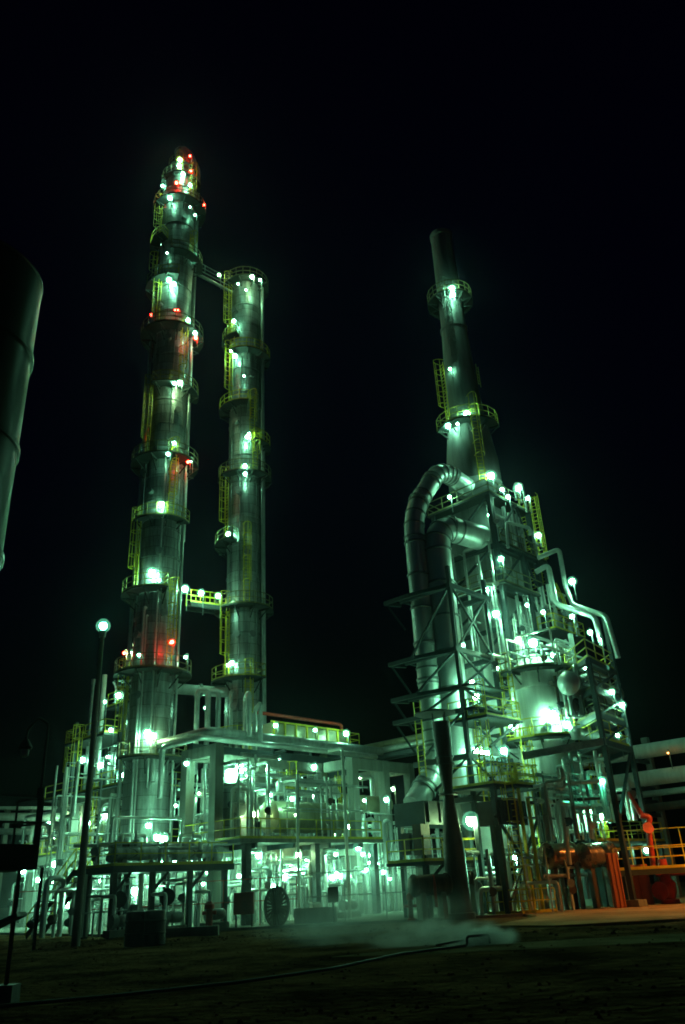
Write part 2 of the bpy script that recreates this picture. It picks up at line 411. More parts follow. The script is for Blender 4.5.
T.part(MB().tube([C2 + V(0, 0, zt2 + .4), C2 + V(0, 0, zt2 + 1.7), C2 + V(.9, -.2, zt2 + 1.7), C2 + V(1.78, -.3, zt2 + .6), C2 + V(1.78, -.3, 12)], .19, 12, .5), 'overhead_pipe', 'pipe')
for a, py in ((240, 320), (300, 385), (250, 430), (260, 500), (285, 560), (260, 640), (300, 640), (255, 710)): nozzle(T, C2, r2, a, axis_pt(C2, py))
for a_ in (230, 262, 318): riser(T, C2, r2, a_, 10, zz2[2 if a_ < 300 else 5] - .6, .045, 'grey', .14)
for px, py, y, mm, sz in [(252, 277, 63.2, 'lampb', .3), (260, 280, 63.4, 'lampb', .32), (238, 284, 63.3, 'lampc', .24), (246, 290, 63.2, 'lampc', .2), (234, 321, 63.9, 'lampb', .34), (231, 351, 64.3, 'lampw', .32), (235, 356, 63.8, 'lampb', .28), (232, 402, 64.2, 'lampw', .31), (247, 437, 63.6, 'lampb', .32), (249, 434, 63.6, 'lampw', .24), (245, 466, 63.3, 'lampw', .3), (245, 474, 63.4, 'lampw', .25), (244, 376, 63.5, 'lampc', .25),
        (228, 534, 64.3, 'lampb', .36), (233, 603, 63.8, 'lampb', .33), (232, 663, 64, 'lampw', .28), (228, 665, 64.2, 'lampw', .26), (255, 739, 63.7, 'lampb', .35), (250, 741, 63.6, 'lampw', .28)]:
    lamp(T, P(px, py, y), mm, sz, 1.2)

# bridges between the columns
def between(z, o1=1.0, o2=1.0):
    d = (C2 - C1).normalized(); return C1 + d * (r1 + o1) + V(0, 0, z), C2 - d * (r2 + o2) + V(0, 0, z)
zb = axis_pt(C1, 600)
a, b = between(zb)
sd = (b - a).normalized().cross(V(0, 0, 1))
T = Thing('walkway_bridge', 'yellow railed walkway bridging the two columns, three lamps along it', 'walkway', a)
mb = MB()
for k in (-.6, .6): mb.beam(a + sd * k - V(0, 0, .25), b + sd * k - V(0, 0, .25), .16, .36)
mb.beam(a - V(0, 0, .04), b - V(0, 0, .04), 1.2, .07); T.part(mb, 'deck', 'deck')
for k in (-.6, .6): T.part(MB().rail([a + sd * k, b + sd * k], step=1.0), 'railing', 'yel')
for px, py in ((185, 589), (201, 593), (218, 596)): lamp(T, P(px, py, 62.6), 'lampw', .31, 1.9)
a, b = between(axis_pt(C1, 266), -.1, -.1); b.z = axis_pt(C2, 297)
T = Thing('transfer_pipe', 'sloping pipe joining the tops of the two columns', 'pipe', a)
T.part(MB().tube([a, b], .17, 14), 'pipe', 'clad2')
T.part(MB().rail([a + V(0, -.4, .3), b + V(0, -.4, .3)], step=1.5), 'railing', 'grey')
lamp(T, P(219, 275, 64.4), 'lampw', .33, 1.8)
a, b = between(axis_pt(C1, 687), -.1, -.1)
T = Thing('transfer_pipe', 'fat level pipe joining the columns just below the lower red light', 'pipe', a)
T.part(MB().tube([a, b], .42, 16), 'pipe', 'duct')
T.part(MB().lathe(a.lerp(b, .5) - (b - a).normalized() * .1, [(0, .56), (.2, .56)], b - a, 16), 'flange', 'grey')

# ------------------------------------------------------------------ generic plant pieces
def column(T, p, z1, w=.5, m='conc', z0=0): T.part(MB().box(V(p.x, p.y, z0), w, w, z1 - z0), 'column', m)
def bm(T, p, q, w=.4, h=.55, m='conc', name='beam'): T.part(MB().beam(p, q, w, h), name, m)
def slab(T, u0, u1, v0, v1, z, m='deck', th=.15, rail=True, sides='abcd', rm='yel', name='deck'):
    c = [W(u0, v0, z), W(u1, v0, z), W(u1, v1, z), W(u0, v1, z)]
    d = T.part(MB().poly(c, th), name, m)
    if rail:
        mb = MB(); i_ = .06
        q = [W(u0 + i_, v0 + i_, z), W(u1 - i_, v0 + i_, z), W(u1 - i_, v1 - i_, z), W(u0 + i_, v1 - i_, z)]
        for k, s_ in enumerate('abcd'):
            if s_ in sides: mb.rail([q[k], q[(k + 1) % 4]])
        T.part(mb, 'railing', rm, d)
    return d
def drum(T, p, q, r, m='cream', seg=26, sad=True, z0=None, sm='conc', sw=1.5):
    p = Vector(p); q = Vector(q); L = (q - p).length
    pr = [(-.35 * r, .05)] + [(-r * .35 * math.cos(t), r * math.sin(t)) for t in (.35, .7, 1.1)] + [(0, r), (.05, r + .05), (.16, r + .05), (.2, r)]
    k = 1.6
    while k < L - .6: pr += [(k, r), (k + .02, r + .03), (k + .12, r + .03), (k + .14, r)]; k += 1.6
    pr += [(L - .2, r), (L - .16, r + .05), (L - .05, r + .05), (L, r)] + [(L + r * .35 * math.cos(t), r * math.sin(t)) for t in (1.1, .7, .35)] + [(L + .35 * r, .05)]
    T.part(MB().lathe(p, pr, q - p, seg), 'shell', m)
    if sad:
        for t in (.22, .78):
            c = p.lerp(q, t); zb = z0 if z0 is not None else c.z - r * 1.25
            d = (q - p).normalized()
            T.part(MB().box(V(c.x, c.y, zb), .25, r * sw, c.z - r * .7 - zb, d, V(-d.y, d.x, 0)), 'saddle', sm)
def valve(T, p, d, r, parent=None):
    p = Vector(p); d = Vector(d).normalized(); mb = MB()
    mb.lathe(p - d * .22, [(0, r * 1.7), (.06, r * 1.7), (.07, r), (.16, r * 1.4), (.28, r * 1.4), (.37, r), (.38, r * 1.7), (.44, r * 1.7)], d, 10)
    s = d.cross(V(0, 0, 1)) if abs(d.z) > .8 else V(0, 0, 1)
    if abs(d.z) > .8: s = V(0, -1, 0)
    mb.cyl(p, p + s * .55, .03, seg=6)
    mb.lathe(p + s * .5, [(0, .20), (.04, .20)], s, 12)
    return T.part(mb, 'valve', random.choice(['grey', 'steel', 'grey', 'pale', 'steel', 'rust', 'grey']), parent)
def manifold(u0, u1, v0, v1, z0, z1, n, label, nv=4, seed=0, mats=('pipe', 'pipe', 'pale', 'clad2', 'grey'), rr=(.035, .16)):
    """tangle of process pipes: risers that turn into level runs"""
    rnd = random.Random(seed); c = W((u0 + u1) / 2, (v0 + v1) / 2, z0)
    T = Thing('pipe_manifold', label, 'pipework', c)
    n = int(n * 1.55)
    for i in range(n):
        r = rr[0] + (rr[1] - rr[0]) * rnd.random() ** 1.9; m = rnd.choice(mats)
        u = rnd.uniform(u0, u1); v = rnd.uniform(v0, v1); zt = rnd.uniform(z0 + (z1 - z0) * .35, z1)
        k = rnd.random()
        if k < .45:
            ue = rnd.uniform(u0, u1); pts = [W(u, v, z0), W(u, v, zt), W(ue, v, zt)]
            if rnd.random() < .6: pts.append(W(ue, v, rnd.choice([z1, z0])))
        elif k < .75:
            ve = rnd.uniform(v0, v1); pts = [W(u, v, z0), W(u, v, zt), W(u, ve, zt)]
            if rnd.random() < .6: pts.append(W(u, ve, rnd.choice([z1, z0])))
        elif k < .9:
            pts = [W(u, v, z0), W(u, v, z1)]
        else:
            pts = [W(u0, v, zt), W(u1, v, zt)]
        pts = [p for j, p in enumerate(pts) if j == 0 or (p - pts[j - 1]).length > .35]
        if len(pts) < 2: continue
        o = T.part(MB().tube(pts, r, 8, nb=3), 'pipe', m)
        if i < nv: valve(T, pts[0].lerp(pts[1], rnd.uniform(.3, .7)), pts[1] - pts[0], r, o)
    return T

# ------------------------------------------------------------------ concrete pipe-and-vessel frame (right of the columns)
rnl = random.Random(3)
T = Thing('concrete_frame', 'grey concrete portal frame carrying vessels in front of the shorter column', 'frame', W(0, 0, 0))
cols = [(0, 0), (0, 3.0), (6, 3.0), (12.2, 0), (12.2, 3.2), (15.6, 0), (18.6, 0), (18.6, 3.2), (6, 9), (12.2, 9), (18.6, 9)]
for u, v in cols: column(T, W(u, v, 0), 10.2, .62)
for v in (0, 3.0): 
    bm(T, W(.32, v, 4.0), W(11.88, v, 4.0), .35, .6)
for u in (0, 12.2, 18.6): bm(T, W(u, .32, 9.85), W(u, 2.68, 9.85), .5, .68); bm(T, W(u, .32, 4.0), W(u, 2.68, 4.0), .4, .6)
for u in (6, 12.2, 18.6): bm(T, W(u, 3.33, 9.85), W(u, 8.68, 9.85), .4, .6)
bm(T, W(12.53, 0, 9.8), W(15.27, 0, 9.8), .5, .78); bm(T, W(15.93, 0, 9.8), W(18.27, 0, 9.8), .5, .78)
bm(T, W(.32, 3, 9.85), W(5.67, 3, 9.85), .4, .6); bm(T, W(6.33, 3, 9.85), W(11.9, 3, 9.85), .4, .6)
slab(T, -.3, 12, -2.7, 3.4, 4.55, 'conc', .22, True, 'ad')
slab(T, 5.2, 12.0, 3.3, 8.6, 8.3, 'deck', .2, True, 'ad')
for u in (.5, 6, 11.4): column(T, W(u, -2.3, 0), 4.3, .4, 'steel')
for u in (1, 4, 7, 10): T.part(MB().beam(W(u, -2.6, 4.2), W(u, 3.2, 4.2), .18, .3), 'joist', 'steel')
T.part(MB().ladder(W(8.8, 3.0, 4.55), W(8.8, 3.0, 9.6), -BX), 'ladder', 'yel')
T.part(MB().ladder(W(12.9, 2.2, 4.55), W(12.9, 2.2, 9.3), -BX), 'ladder', 'yel')
for px, py, u_v, mm, sz in []: pass
for px, py, y, mm, sz in [(231.5, 774.5, 51.0, 'lampb', .5), (241, 768, 53, 'lampb', .42), (278, 759.5, 59, 'lampw', .32), (267.5, 771, 58, 'lampw', .32), (314, 767, 60, 'lampw', .3), (294.5, 815, 53, 'lampw', .3), (319.5, 816, 55, 'lampw', .32), (255, 814, 51, 'lampw', .3), (336, 810, 57, 'lampw', .3), (330, 812, 57, 'lampw', .25), (393, 789, 66, 'lampw', .33), (358, 847, 56, 'lampb', .32),
        (239, 876, 51.5, 'lampw', .3), (284, 877.5, 53, 'lampw', .3), (303, 872.5, 56, 'lampc', .25), (332, 877.5, 57, 'lampw', .3), (340, 876, 57.5, 'lampw', .3), (216, 838, 53, 'lampw', .3), (186, 770, 60, 'lampw', .3), (383.5, 872, 58, 'lampw', .3), (206, 708, 66, 'lampw', .32), (258, 857, 55, 'lampw', .2), (300, 862, 57, 'lampc', .25), (270, 795, 55, 'lampw', .25)]:
    lamp(T, P(px, py, y), mm, sz, 1.2)
for u, v, z in [(2, -1.6, 3.7), (5.2, -1.6, 3.7), (8.5, -1.6, 3.7), (11.3, -1.4, 3.7), (4, 2.2, 3.7), (9.5, 2.2, 3.7), (2.6, 6, 7.6), (9, 6, 7.8), (14.5, 4.5, 5.5), (17, 2.5, 5.5), (7, 12, 5), (1.2, 9, 6.2), (16, 8, 8.6), (5.5, 3.9, 9.0)]:  # unseen lamps added inside the frame to brighten it
    lamp(T, W(u, v, z), 'lampb', .27, 1.0)

T = Thing('header_pipe', 'long fat overhead pipe running right from the taller column, upper of the pair', 'pipe', W(2, 5, 11))
T.part(MB().tube([W(3.2, 12, 9.5), W(3.2, 12, 12.1), W(3.2, 5.2, 12.1), W(19.5, 5.2, 12.1), W(21.5, 5.2, 12.1)], .33, 14), 'pipe', 'clad2')
T = Thing('header_pipe', 'slimmer overhead pipe slung just below the long fat pipe right of the taller column', 'pipe', W(2, 4.4, 11))
T.part(MB().tube([W(2, 9, 8), W(2, 9, 11.45), W(2, 4.5, 11.45), W(20, 4.5, 11.45)], .2, 12), 'pipe', 'pipe')
T = Thing('header_beam', 'long dark steel beam under the overhead pipes beside the columns', 'beam', W(2, 5, 10))
T.part(MB().beam(W(1.6, 5, 10.75), W(21, 5, 10.75), .5, .62), 'beam', 'steel')
for u in (3, 9, 15, 20): T.part(MB().beam(W(u, 3.6, 10.99), W(u, 6.4, 10.99), .2, .16), 'cross_arm', 'steel')
T = Thing('riser_pair', 'upright pipe loop rising from the overhead pipes left of the shorter column', 'pipe', W(6.3, 4.2, 11))
T.part(MB().tube([W(6.6, 4.9, 12.0), W(6.6, 4.9, 15.2), W(7.6, 6.5, 15.2), W(7.6, 6.5, 11)], .2, 10), 'pipe', 'pipe')
T.part(MB().tube([W(7.3, 4.4, 11.5), W(7.3, 4.4, 14.4), W(8.3, 6.2, 14.4), W(8.3, 6.2, 11)], .16, 10), 'pipe', 'pipe')
T = Thing('pipe_loop', 'pair of pale gooseneck pipes standing between the two columns', 'pipe', W(5.5, 11, 11))
for k in (0, 1): T.part(MB().tube([W(6.0 + k, 10.5, 10), W(6.0 + k, 10.5, 16.4), W(6.7 + k, 10.0, 16.4), W(6.7 + k, 10.0, 12.5)], .2, 10), 'pipe', 'pipe')

T = Thing('air_cooler', 'air cooler bank with yellow skirt topping the concrete frame', 'cooler', W(10, 7, 12))
T.part(MB().box(W(14.4, 7.6, 12.6), 8.6, 2.4, 1.0), 'casing', 'cream')
for k in range(8): T.part(MB().beam(W(10.3 + k * 1.18, 6.34, 12.4), W(10.3 + k * 1.18, 6.34, 13.75), .14), 'frame_post', 'yel')
T.part(MB().beam(W(10, 6.33, 13.7), W(18.9, 6.33, 13.7), .1, .12), 'top_rail', 'yel')
T.part(MB().beam(W(10, 6.3, 12.45), W(18.9, 6.3, 12.45), .3, .2), 'walk_beam', 'deck')
slab(T, 18.75, 20, 6.2, 8.8, 12.5, 'deck', .12, True, 'abc')
for u in (10.5, 14.5, 18.4): T.part(MB().box(W(u, 7.6, 10.2), .3, 1.8, 2.4), 'leg', 'steel')
for px, py in ((275.5, 725.5), (315, 730), (346, 733.5)): lamp(T, P(px, py, 60.6 + (px - 275) * .075), 'lampw', .32, 1.6)
T = Thing('fire_water_pipe', 'red pipe along the top of the air cooler, elbowed down at its end', 'pipe', W(10, 7, 14))
T.part(MB().tube([W(9.2, 6.9, 14.35), W(18.5, 6.9, 14.35), W(18.5, 6.9, 12.6)], .14, 10), 'pipe', 'red')
T = Thing('rack_pipe', 'upper pale pipe crossing from the concrete frame to the furnace', 'pipe', W(23, 0, 12.5))
T.part(MB().tube([W(23, -7.5, 12.9), W(23, 14, 12.9)], .34, 14), 'pipe', 'cream')
T = Thing('rack_pipe', 'lower shiny pipe crossing from the concrete frame to the furnace', 'pipe', W(22, 0, 12))
T.part(MB().tube([W(22.1, -7.5, 12.3), W(22.1, 14, 12.3)], .25, 14), 'pipe', 'pipe')
T = Thing('rack_bridge', 'dark steel girder under the pipes crossing towards the furnace', 'girder', W(22.5, 0, 11.5))
for u in (22.0, 23.2): T.part(MB().beam(W(u, -7.5, 11.78), W(u, 14, 11.78), .2, .35), 'girder', 'steel')
for v in (-7, 0, 7, 13.5): T.part(MB().box(W(22.6, v, 0), .35, .35, 11.58), 'column', 'conc')

T = Thing('surge_drum', 'big horizontal cream drum lying on the concrete deck', 'drum', W(6, -.9, 4.6))
drum(T, W(3.8, -.4, 6.0), W(10.2, -.4, 6.0), .95, 'cream', z0=4.55)
T.part(MB().tube([W(4.4, -.9, 7.4), W(4.4, -.9, 8.1), W(9.2, -.9, 8.1), W(9.6, -.9, 7.3)], .27, 12), 'outlet_pipe', 'pipe')
T = Thing('reflux_vessel', 'bright upright vessel left of the big cream drum', 'vessel', W(1.5, .2, 4.5))
T.part(MB().lathe(W(1.5, .6, 4.55), [(0, 1.05), (3.2, 1.05), (3.25, 1.12), (3.35, 1.12), (3.4, 1.05), (3.75, .75), (3.9, .2)], None, 28), 'shell', 'clad')
T.part(MB().lathe(W(1.5, .6, 6.4) - BX * 1.0 - AX * .3, [(0, .4), (.35, .4), (.36, .5), (.46, .5)], -BX, 16), 'manway', 'grey')
T = Thing('condenser', 'horizontal condenser on the upper steel deck below the overhead pipes', 'condenser', W(8, 5, 8.3))
drum(T, W(6.2, 5.2, 9.3), W(11.4, 5.2, 9.3), .55, 'clad', z0=8.3)
T = Thing('exchanger', 'small horizontal exchanger at the far end of the portal frame', 'exchanger', W(15, 1.2, 6))
drum(T, W(13.3, 1.6, 7.3), W(17.6, 1.6, 7.3), .6, 'cream', z0=4.0)
T.part(MB().tube([W(14, 1.6, 7.8), W(14, 1.6, 9.3), W(16, 1.6, 9.3), W(16, 1.6, 7.8)], .16, 10), 'loop_pipe', 'pipe')

rl = random.Random(17)
for k in range(46):  # small lamps added at random spots to brighten the plant base
    lamp(T, W(rl.uniform(-1.5, 17.5), rl.choice([-2.2, -1.4, 1.6, 3.6, 6.5]) + rl.uniform(-.4, .4), rl.choice([1.9, 2.8, 3.6, 5.8, 7.2, 8.9]) + rl.uniform(-.3, .3)), rl.choice(['lampw', 'lampb', 'lampb']), rl.uniform(.13, .24), 1.0)
# front low deck with exchangers
T = Thing('pipe_deck', 'low steel pipe deck with yellow rail in front of the columns', 'deck', W(0, -2, 0))
DU0, DU1, DV0, DV1 = -7.6, .2, -1.6, 1.6
slab(T, DU0, DU1, DV0, DV1, 3.3, 'steel', .32, True, 'ad')
for u in (-7.3, -5, -2.6, -.2):
    for v in (DV0 + .4, DV1 - .3): column(T, W(u, v, 0), 2.98, .26, 'steel')
for u in (-7.3, -5, -2.6): T.part(MB().beam(W(u, DV0 + .4, 2.0), W(u + .95, DV0 + .4, 2.97), .12), 'brace', 'steel')
for px, py, y, mm, sz in [(157, 837.5, 49.2, 'lampb', .34), (164, 839, 49.4, 'lampw', .34), (111, 866, 47, 'lampw', .3), (135, 891, 49, 'lampw', .3), (166.5, 890, 51, 'lampw', .3), (189, 889, 52, 'lampb', .3), (182, 886.5, 53, 'lampw', .25), (208, 872, 52, 'lampc', .25), (96, 870.5, 50, 'lampw', .3), (152, 875, 54, 'lampw', .25), (203, 884, 54, 'lampw', .25), (120, 893, 55, 'lampw', .25), (178, 868, 55, 'lampc', .22), (225, 886, 54, 'lampw', .25)]:
    lamp(T, P(px, py, y), mm, sz, 1.3)
for k, (ua, lab) in enumerate(((-6.8, 'left one of two silver exchangers lying on the low pipe deck'), (-3.0, 'right one of two silver exchangers lying on the low pipe deck'))):
    T = Thing('heat_exchanger', lab, 'exchanger', W(ua, 0, 3.3), 'exchangers on the low pipe deck')
    drum(T, W(ua, 0, 3.95), W(ua + 2.9, 0, 3.95), .36, 'clad', 18, z0=3.3)
    T.part(MB().tube([W(ua + .5, 0, 4.25), W(ua + .5, 0, 4.9), W(ua + 2.4, .6, 4.9), W(ua + 2.4, .6, 3.4)], .1, 8), 'loop_pipe', 'pipe')
    T.part(MB().lathe(W(ua + 1.4, 0, 4.3), [(0, .12), (.25, .12), (.26, .2), (.34, .2), (.36, .07), (.8, .05)], None, 10), 'relief_valve', 'grey')
T = Thing('pipe_gantry', 'slender pipe hoop above the exchangers carrying two lamps', 'pipe', W(-6, .8, 3.3))
T.part(MB().tube([W(-6.2, 1.2, 3.3), W(-6.2, 1.2, 5.9), W(-1.6, 1.2, 5.9), W(-1.6, 1.2, 4.4)], .07, 8), 'pipe', 'pipe')

# ------------------------------------------------------------------ left process structure
LU = 3.4
T = Thing('process_structure', 'open two storey concrete process structure left of the taller column', 'structure', W(LU, 16, 0))
for v in (17.3, 23.5, 30): 
    for u in (LU, LU + 5): column(T, W(u, v, 0), 9.6 if v < 29 else 5.2, .6)
for u in (LU, LU + 5):
    bm(T, W(u, 15, 5.0), W(u, 36, 5.0), .45, .62); bm(T, W(u, 15.2, 9.35), W(u, 26, 9.35), .5, .6)
for v in (17.3, 23.5): bm(T, W(LU + .3, v, 9.2), W(LU + 4.7, v, 9.2), .4, .5); bm(T, W(LU + .3, v, 4.9), W(LU + 4.7, v, 4.9), .4, .5)
slab(T, LU - .8, LU + 5.5, 15.2, 27.5, 9.75, 'deck', .12, True, 'ad'); slab(T, LU - .3, LU + 5.5, 15.2, 36, 5.45, 'deck', .12, True, 'ad')
# steel upper storey
for u, v in ((LU, 24.5), (LU + 3, 24.5), (LU, 20.2), (LU + 3, 20.2), (LU, 17.2)): T.part(MB().box(W(u, v, 9.75), .28, .28, 6.2), 'post', 'steel')
slab(T, LU - .4, LU + 3.6, 19, 25.6, 14.2, 'deck', .2, True, 'acd'); slab(T, LU - .4, LU + 3.6, 15.8, 19, 16.2, 'deck', .2, True, 'ad')
T.part(MB().ladder(W(LU - .5, 22.6, 9.8), W(LU - .5, 22.6, 15.1), -AX), 'ladder', 'yel')
T.part(MB().ladder(W(LU + .3, 25.7, 9.8), W(LU + .3, 25.7, 15.1), BX), 'ladder', 'yel')
T.part(MB().ladder(W(LU - .4, 19.6, .1), W(LU - .4, 19.6, 10.6), -AX), 'ladder', 'yel')
for px, py, y, mm, sz in [(104, 702, 66, 'lampw', .32), (118.5, 695.5, 64, 'lampw', .37), (129, 755, 63, 'lampw', .31), (100.5, 765, 66, 'lampw', .34), (92, 765, 67, 'lampc', .22), (82.5, 760, 68, 'lampw', .36), (74, 819.5, 69, 'lampb', .38), (87, 823.5, 68, 'lampw', .32), (22.8, 870, 68, 'lampb', .4), (31.5, 867, 67, 'lampw', .35), (55, 864, 65, 'lampw', .36), (44, 892, 67, 'lampb', .4), (69, 891, 62, 'lampb', .4), (84, 892, 60, 'lampw', .34), (108, 757, 66, 'lampw', .25), (117, 757, 67, 'lampb', .32), (105, 815, 66, 'lampw', .3), (123, 818, 64, 'lampw', .3), (52, 882, 66, 'lampw', .32), (115, 835, 66, 'lampc', .3), (60, 850, 64, 'lampb', .26), (97, 850, 66, 'lampb', .26), (38, 880, 67, 'lampb', .3), (62, 878, 63, 'lampb', .28), (101, 880, 57, 'lampb', .28), (112, 790, 65, 'lampb', .26), (91, 795, 67, 'lampw', .24), (111, 730, 65, 'lampw', .22), (122, 775, 64, 'lampb', .26), (68, 905, 62, 'lampw', .26), (50, 905, 66, 'lampw', .26)]:  # several lamps late in this list are added to brighten the left base
    lamp(T, P(px, py, y), mm, sz, 1.4)
T = Thing('knockout_drum', 'cream horizontal drum on the middle deck left of the taller column', 'drum', W(LU + 2, 16, 5.5))
drum(T, W(LU + 1.6, 16.2, 7.1), W(LU + 1.6, 20.2, 7.1), 1.15, 'cream', z0=5.45)
T.part(MB().tube([W(LU + .6, 19.9, 5.4), W(LU + .6, 19.9, 8.6), W(LU + .6, 17, 8.6)], .2, 10), 'pipe', 'pipe')
T = Thing('overhead_vessel', 'small upright silver vessel on the upper deck left of the taller column', 'vessel', W(LU + 1.6, 19, 9.8))
T.part(MB().lathe(W(LU + 1.2, 18.6, 9.75), [(0, .5), (.6, .5), (.62, .62), (3.0, .62), (3.3, .45), (3.5, .1)], None, 20), 'shell', 'clad')
T.part(MB().tube([W(LU + 1.2, 18.6, 13.1), W(LU + 1.2, 18.6, 14.2), W(LU + .8, 17.2, 15.2), W(LU + .8, 17.2, 16.2)], .2, 10), 'vapour_pipe', 'pipe')
T = Thing('vent_pipe', 'tall slender vent pipe at the far left edge of the process structure', 'pipe', P(76, 880, 70))
q = P(78, 855, 70); T.part(MB().tube([V(q.x, q.y, .1), V(q.x, q.y, 19.5)], .13, 10), 'pipe', 'grey')
T.part(MB().cyl(V(q.x, q.y, 19.4), V(q.x, q.y, 19.9), .17, .2, 10), 'tip', 'grey')
T = Thing('vent_pipe', 'short pale vent pipe rising beside the tall lamp post', 'pipe', P(97, 860, 66))
q = P(99, 745, 66); T.part(MB().tube([V(q.x, q.y, 9.8), V(q.x, q.y, 19.2)], .2, 10), 'pipe', 'pale')
manifold(LU - .2, LU + 4.6, 16, 24.5, 9.9, 14, 16, 'pipework crowding the upper deck of the left process structure', 5, 21)
manifold(LU - .2, LU + 3.4, 15.8, 19.5, 16.2, 18.4, 9, 'pipe cluster on the topmost deck just left of the taller column', 3, 22, rr=(.05, .13))
manifold(LU - .2, LU + 4.6, 20.6, 33, 5.5, 9.1, 16, 'pipework on the middle deck of the left process structure', 4, 23)
manifold(LU - .6, LU + 4, 15.5, 24, .12, 4.6, 16, 'ground level pipework under the left process structure, near its stairs', 6, 24)
manifold(LU - .6, LU + 4, 25, 35, .12, 4.6, 14, 'ground level pipework under the far left end of the process structure', 6, 25)
# vertical suction drums under the structure
for k, (v, lab) in enumerate(((31.5, 'leftmost upright pale drum under the left process structure'), (28.3, 'middle upright pale drum under the left process structure'), (25.2, 'upright pale drum nearest the lamp post under the process structure'))):
    T = Thing('suction_drum', lab, 'drum', W(LU + 1.2, v, .1), 'suction drums under the process structure')
    T.part(MB().lathe(W(LU + 1.2, v, .12), [(0, .5), (.5, .5), (.55, .78), (3.3, .78), (3.6, .6), (3.8, .1)], None, 20), 'shell', 'pale')
    T.part(MB().tube([W(LU + 1.2, v, 3.8), W(LU + 1.2, v, 4.4), W(LU + 2.6, v, 4.4)], .12, 8), 'outlet_pipe', 'pipe')
T = Thing('steel_stair', 'steel stair with yellow handrails climbing to the low pipe deck', 'stairs', W(-9, 3.5, 0))
s0, s1 = W(-6.9, 7.6, .12), W(-6.9, 2.7, 3.3)
mb = MB()
for k in (-.45, .45): mb.beam(s0 + AX * k, s1 + AX * k, .08, .28)
T.part(mb, 'stringer', 'steel')
mb = MB()
for i in range(14): mb.beam(s0.lerp(s1, i / 14) - AX * .45 + V(0, 0, .1), s0.lerp(s1, i / 14) + AX * .45 + V(0, 0, .1), .24, .04)
T.part(mb, 'tread', 'deck')
for k in (-.5, .5): T.part(MB().rail([s0 + AX * k, s1 + AX * k], step=1.2, toe=False), 'handrail', 'yel')
T.part(MB().box(W(-6.9, 2.15, 3.0), 1.2, 1.05, .3), 'landing', 'steel')

# ground-level pipework across the middle
manifold(-8.5, -4.5, -1, 5, .12, 3.0, 14, 'pipework below the left half of the low pipe deck', 6, 31)
manifold(-4.5, 0, -1, 5, .12, 3.0, 16, 'pipework below the right half of the low pipe deck', 6, 32)
manifold(0.5, 4.2, -2.4, 3, .12, 4.0, 18, 'pipework under the concrete deck below the bright upright vessel', 6, 33)
manifold(4.4, 8.2, -2.4, 3, .12, 4.0, 18, 'pipework under the concrete deck below the big cream drum', 6, 34)
manifold(8.4, 12, -2.4, 3, .12, 4.0, 16, 'pipework under the right end of the concrete deck', 6, 35)
manifold(2, 6, 3.8, 7.5, .2, 9.5, 20, 'tall pipework between the two columns', 6, 36)
manifold(12.8, 18.2, -2, 4.5, .12, 6.5, 20, 'pipework under the far portal of the concrete frame', 6, 37)
manifold(6, 12, 3.6, 8.4, 8.4, 10.4, 14, 'pipework on the yellow railed steel deck under the air cooler', 4, 38)
manifold(5.5, 12, 4, 8.6, .2, 8.0, 16, 'tall pipework behind the big cream drum', 4, 39)
manifold(-6, -.4, 3.2, 6.5, .2, 3.6, 16, 'tall pipework at the foot of the taller column', 4, 40)
manifold(-2, 6, 14.5, 18, .2, 11.0, 22, 'tall pipework beyond the columns, seen between them', 4, 41)
manifold(6, 14, 14, 18, .2, 9.0, 18, 'tall pipework behind the shorter column', 2, 42)
manifold(13, 20, 6, 9, .2, 7.5, 18, 'tall pipework behind the portal frame openings', 3, 43)
manifold(19, 26, -4, 3, .12, 5.5, 20, 'pipework between the concrete frame and the fan housing', 6, 44)
manifold(-9, -1, -1.3, 2, 3.4, 4.6, 14, 'small pipes on the low pipe deck around the two exchangers', 6, 45, rr=(.04, .1))
manifold(.2, 3.2, -2.4, 2.8, 4.7, 9.3, 12, 'pipes on the concrete deck around the bright upright vessel', 5, 46, rr=(.05, .14))
manifold(3.4, 11.4, -2.3, -1.7, 4.6, 8.4, 9, 'thin pipes standing in front of the big cream drum', 3, 48, rr=(.035, .09))
manifold(3.6, 11.4, 1.2, 3.2, 4.7, 9.2, 20, 'pipes on the concrete deck behind the big cream drum', 5, 47, rr=(.05, .16))
for k, (u, v, lab) in enumerate(((-7.6, -2.6, 'pump left of the red hose cabinet, nearest the dark drums'), (-4.8, -2.8, 'pump under the low deck, second from the dark drums'), (-2.2, -3.0, 'pump just left of the red hose cabinet'), (4.2, -3.8, 'pump right of the spoked cable reel'), (7.2, -3.8, 'pump in front of the concrete deck near the tall white pole'))):
    T = Thing('pump', lab, 'pump', W(u, v, .1), 'pumps along the pavement edge')
    T.part(MB().box(W(u, v, .12), 1.5, .6, .3), 'plinth', 'conc')
    T.part(MB().lathe(W(u - .1, v, .8), [(0, .2), (.08, .27), (.6, .27), (.7, .2), (.75, .1)], AX, 14), 'motor', 'grey')
    T.part(MB().lathe(W(u - .55, v, .8), [(0, .3), (.3, .3)], AX, 16), 'casing', 'grey')
    T.part(MB().tube([W(u - .4, v, 1.0), W(u - .4, v, 1.9), W(u - .4, v + 1.2, 1.9)], .09, 8), 'discharge_pipe', 'pipe')
q = P(347, 850, 50.5); T = Thing('standpipe', 'tall white standpipe with bent top in front of the concrete frame', 'pipe', V(q.x, q.y, .1))
T.part(MB().tube([V(q.x, q.y, .1), V(q.x, q.y, 9.6), V(q.x, q.y, 9.6) + BX * 1.2], .1, 8), 'pipe', 'pale')
q = P(298, 850, 50); T = Thing('standpipe', 'slender white standpipe rising in front of the big cream drum', 'pipe', V(q.x, q.y, .1))
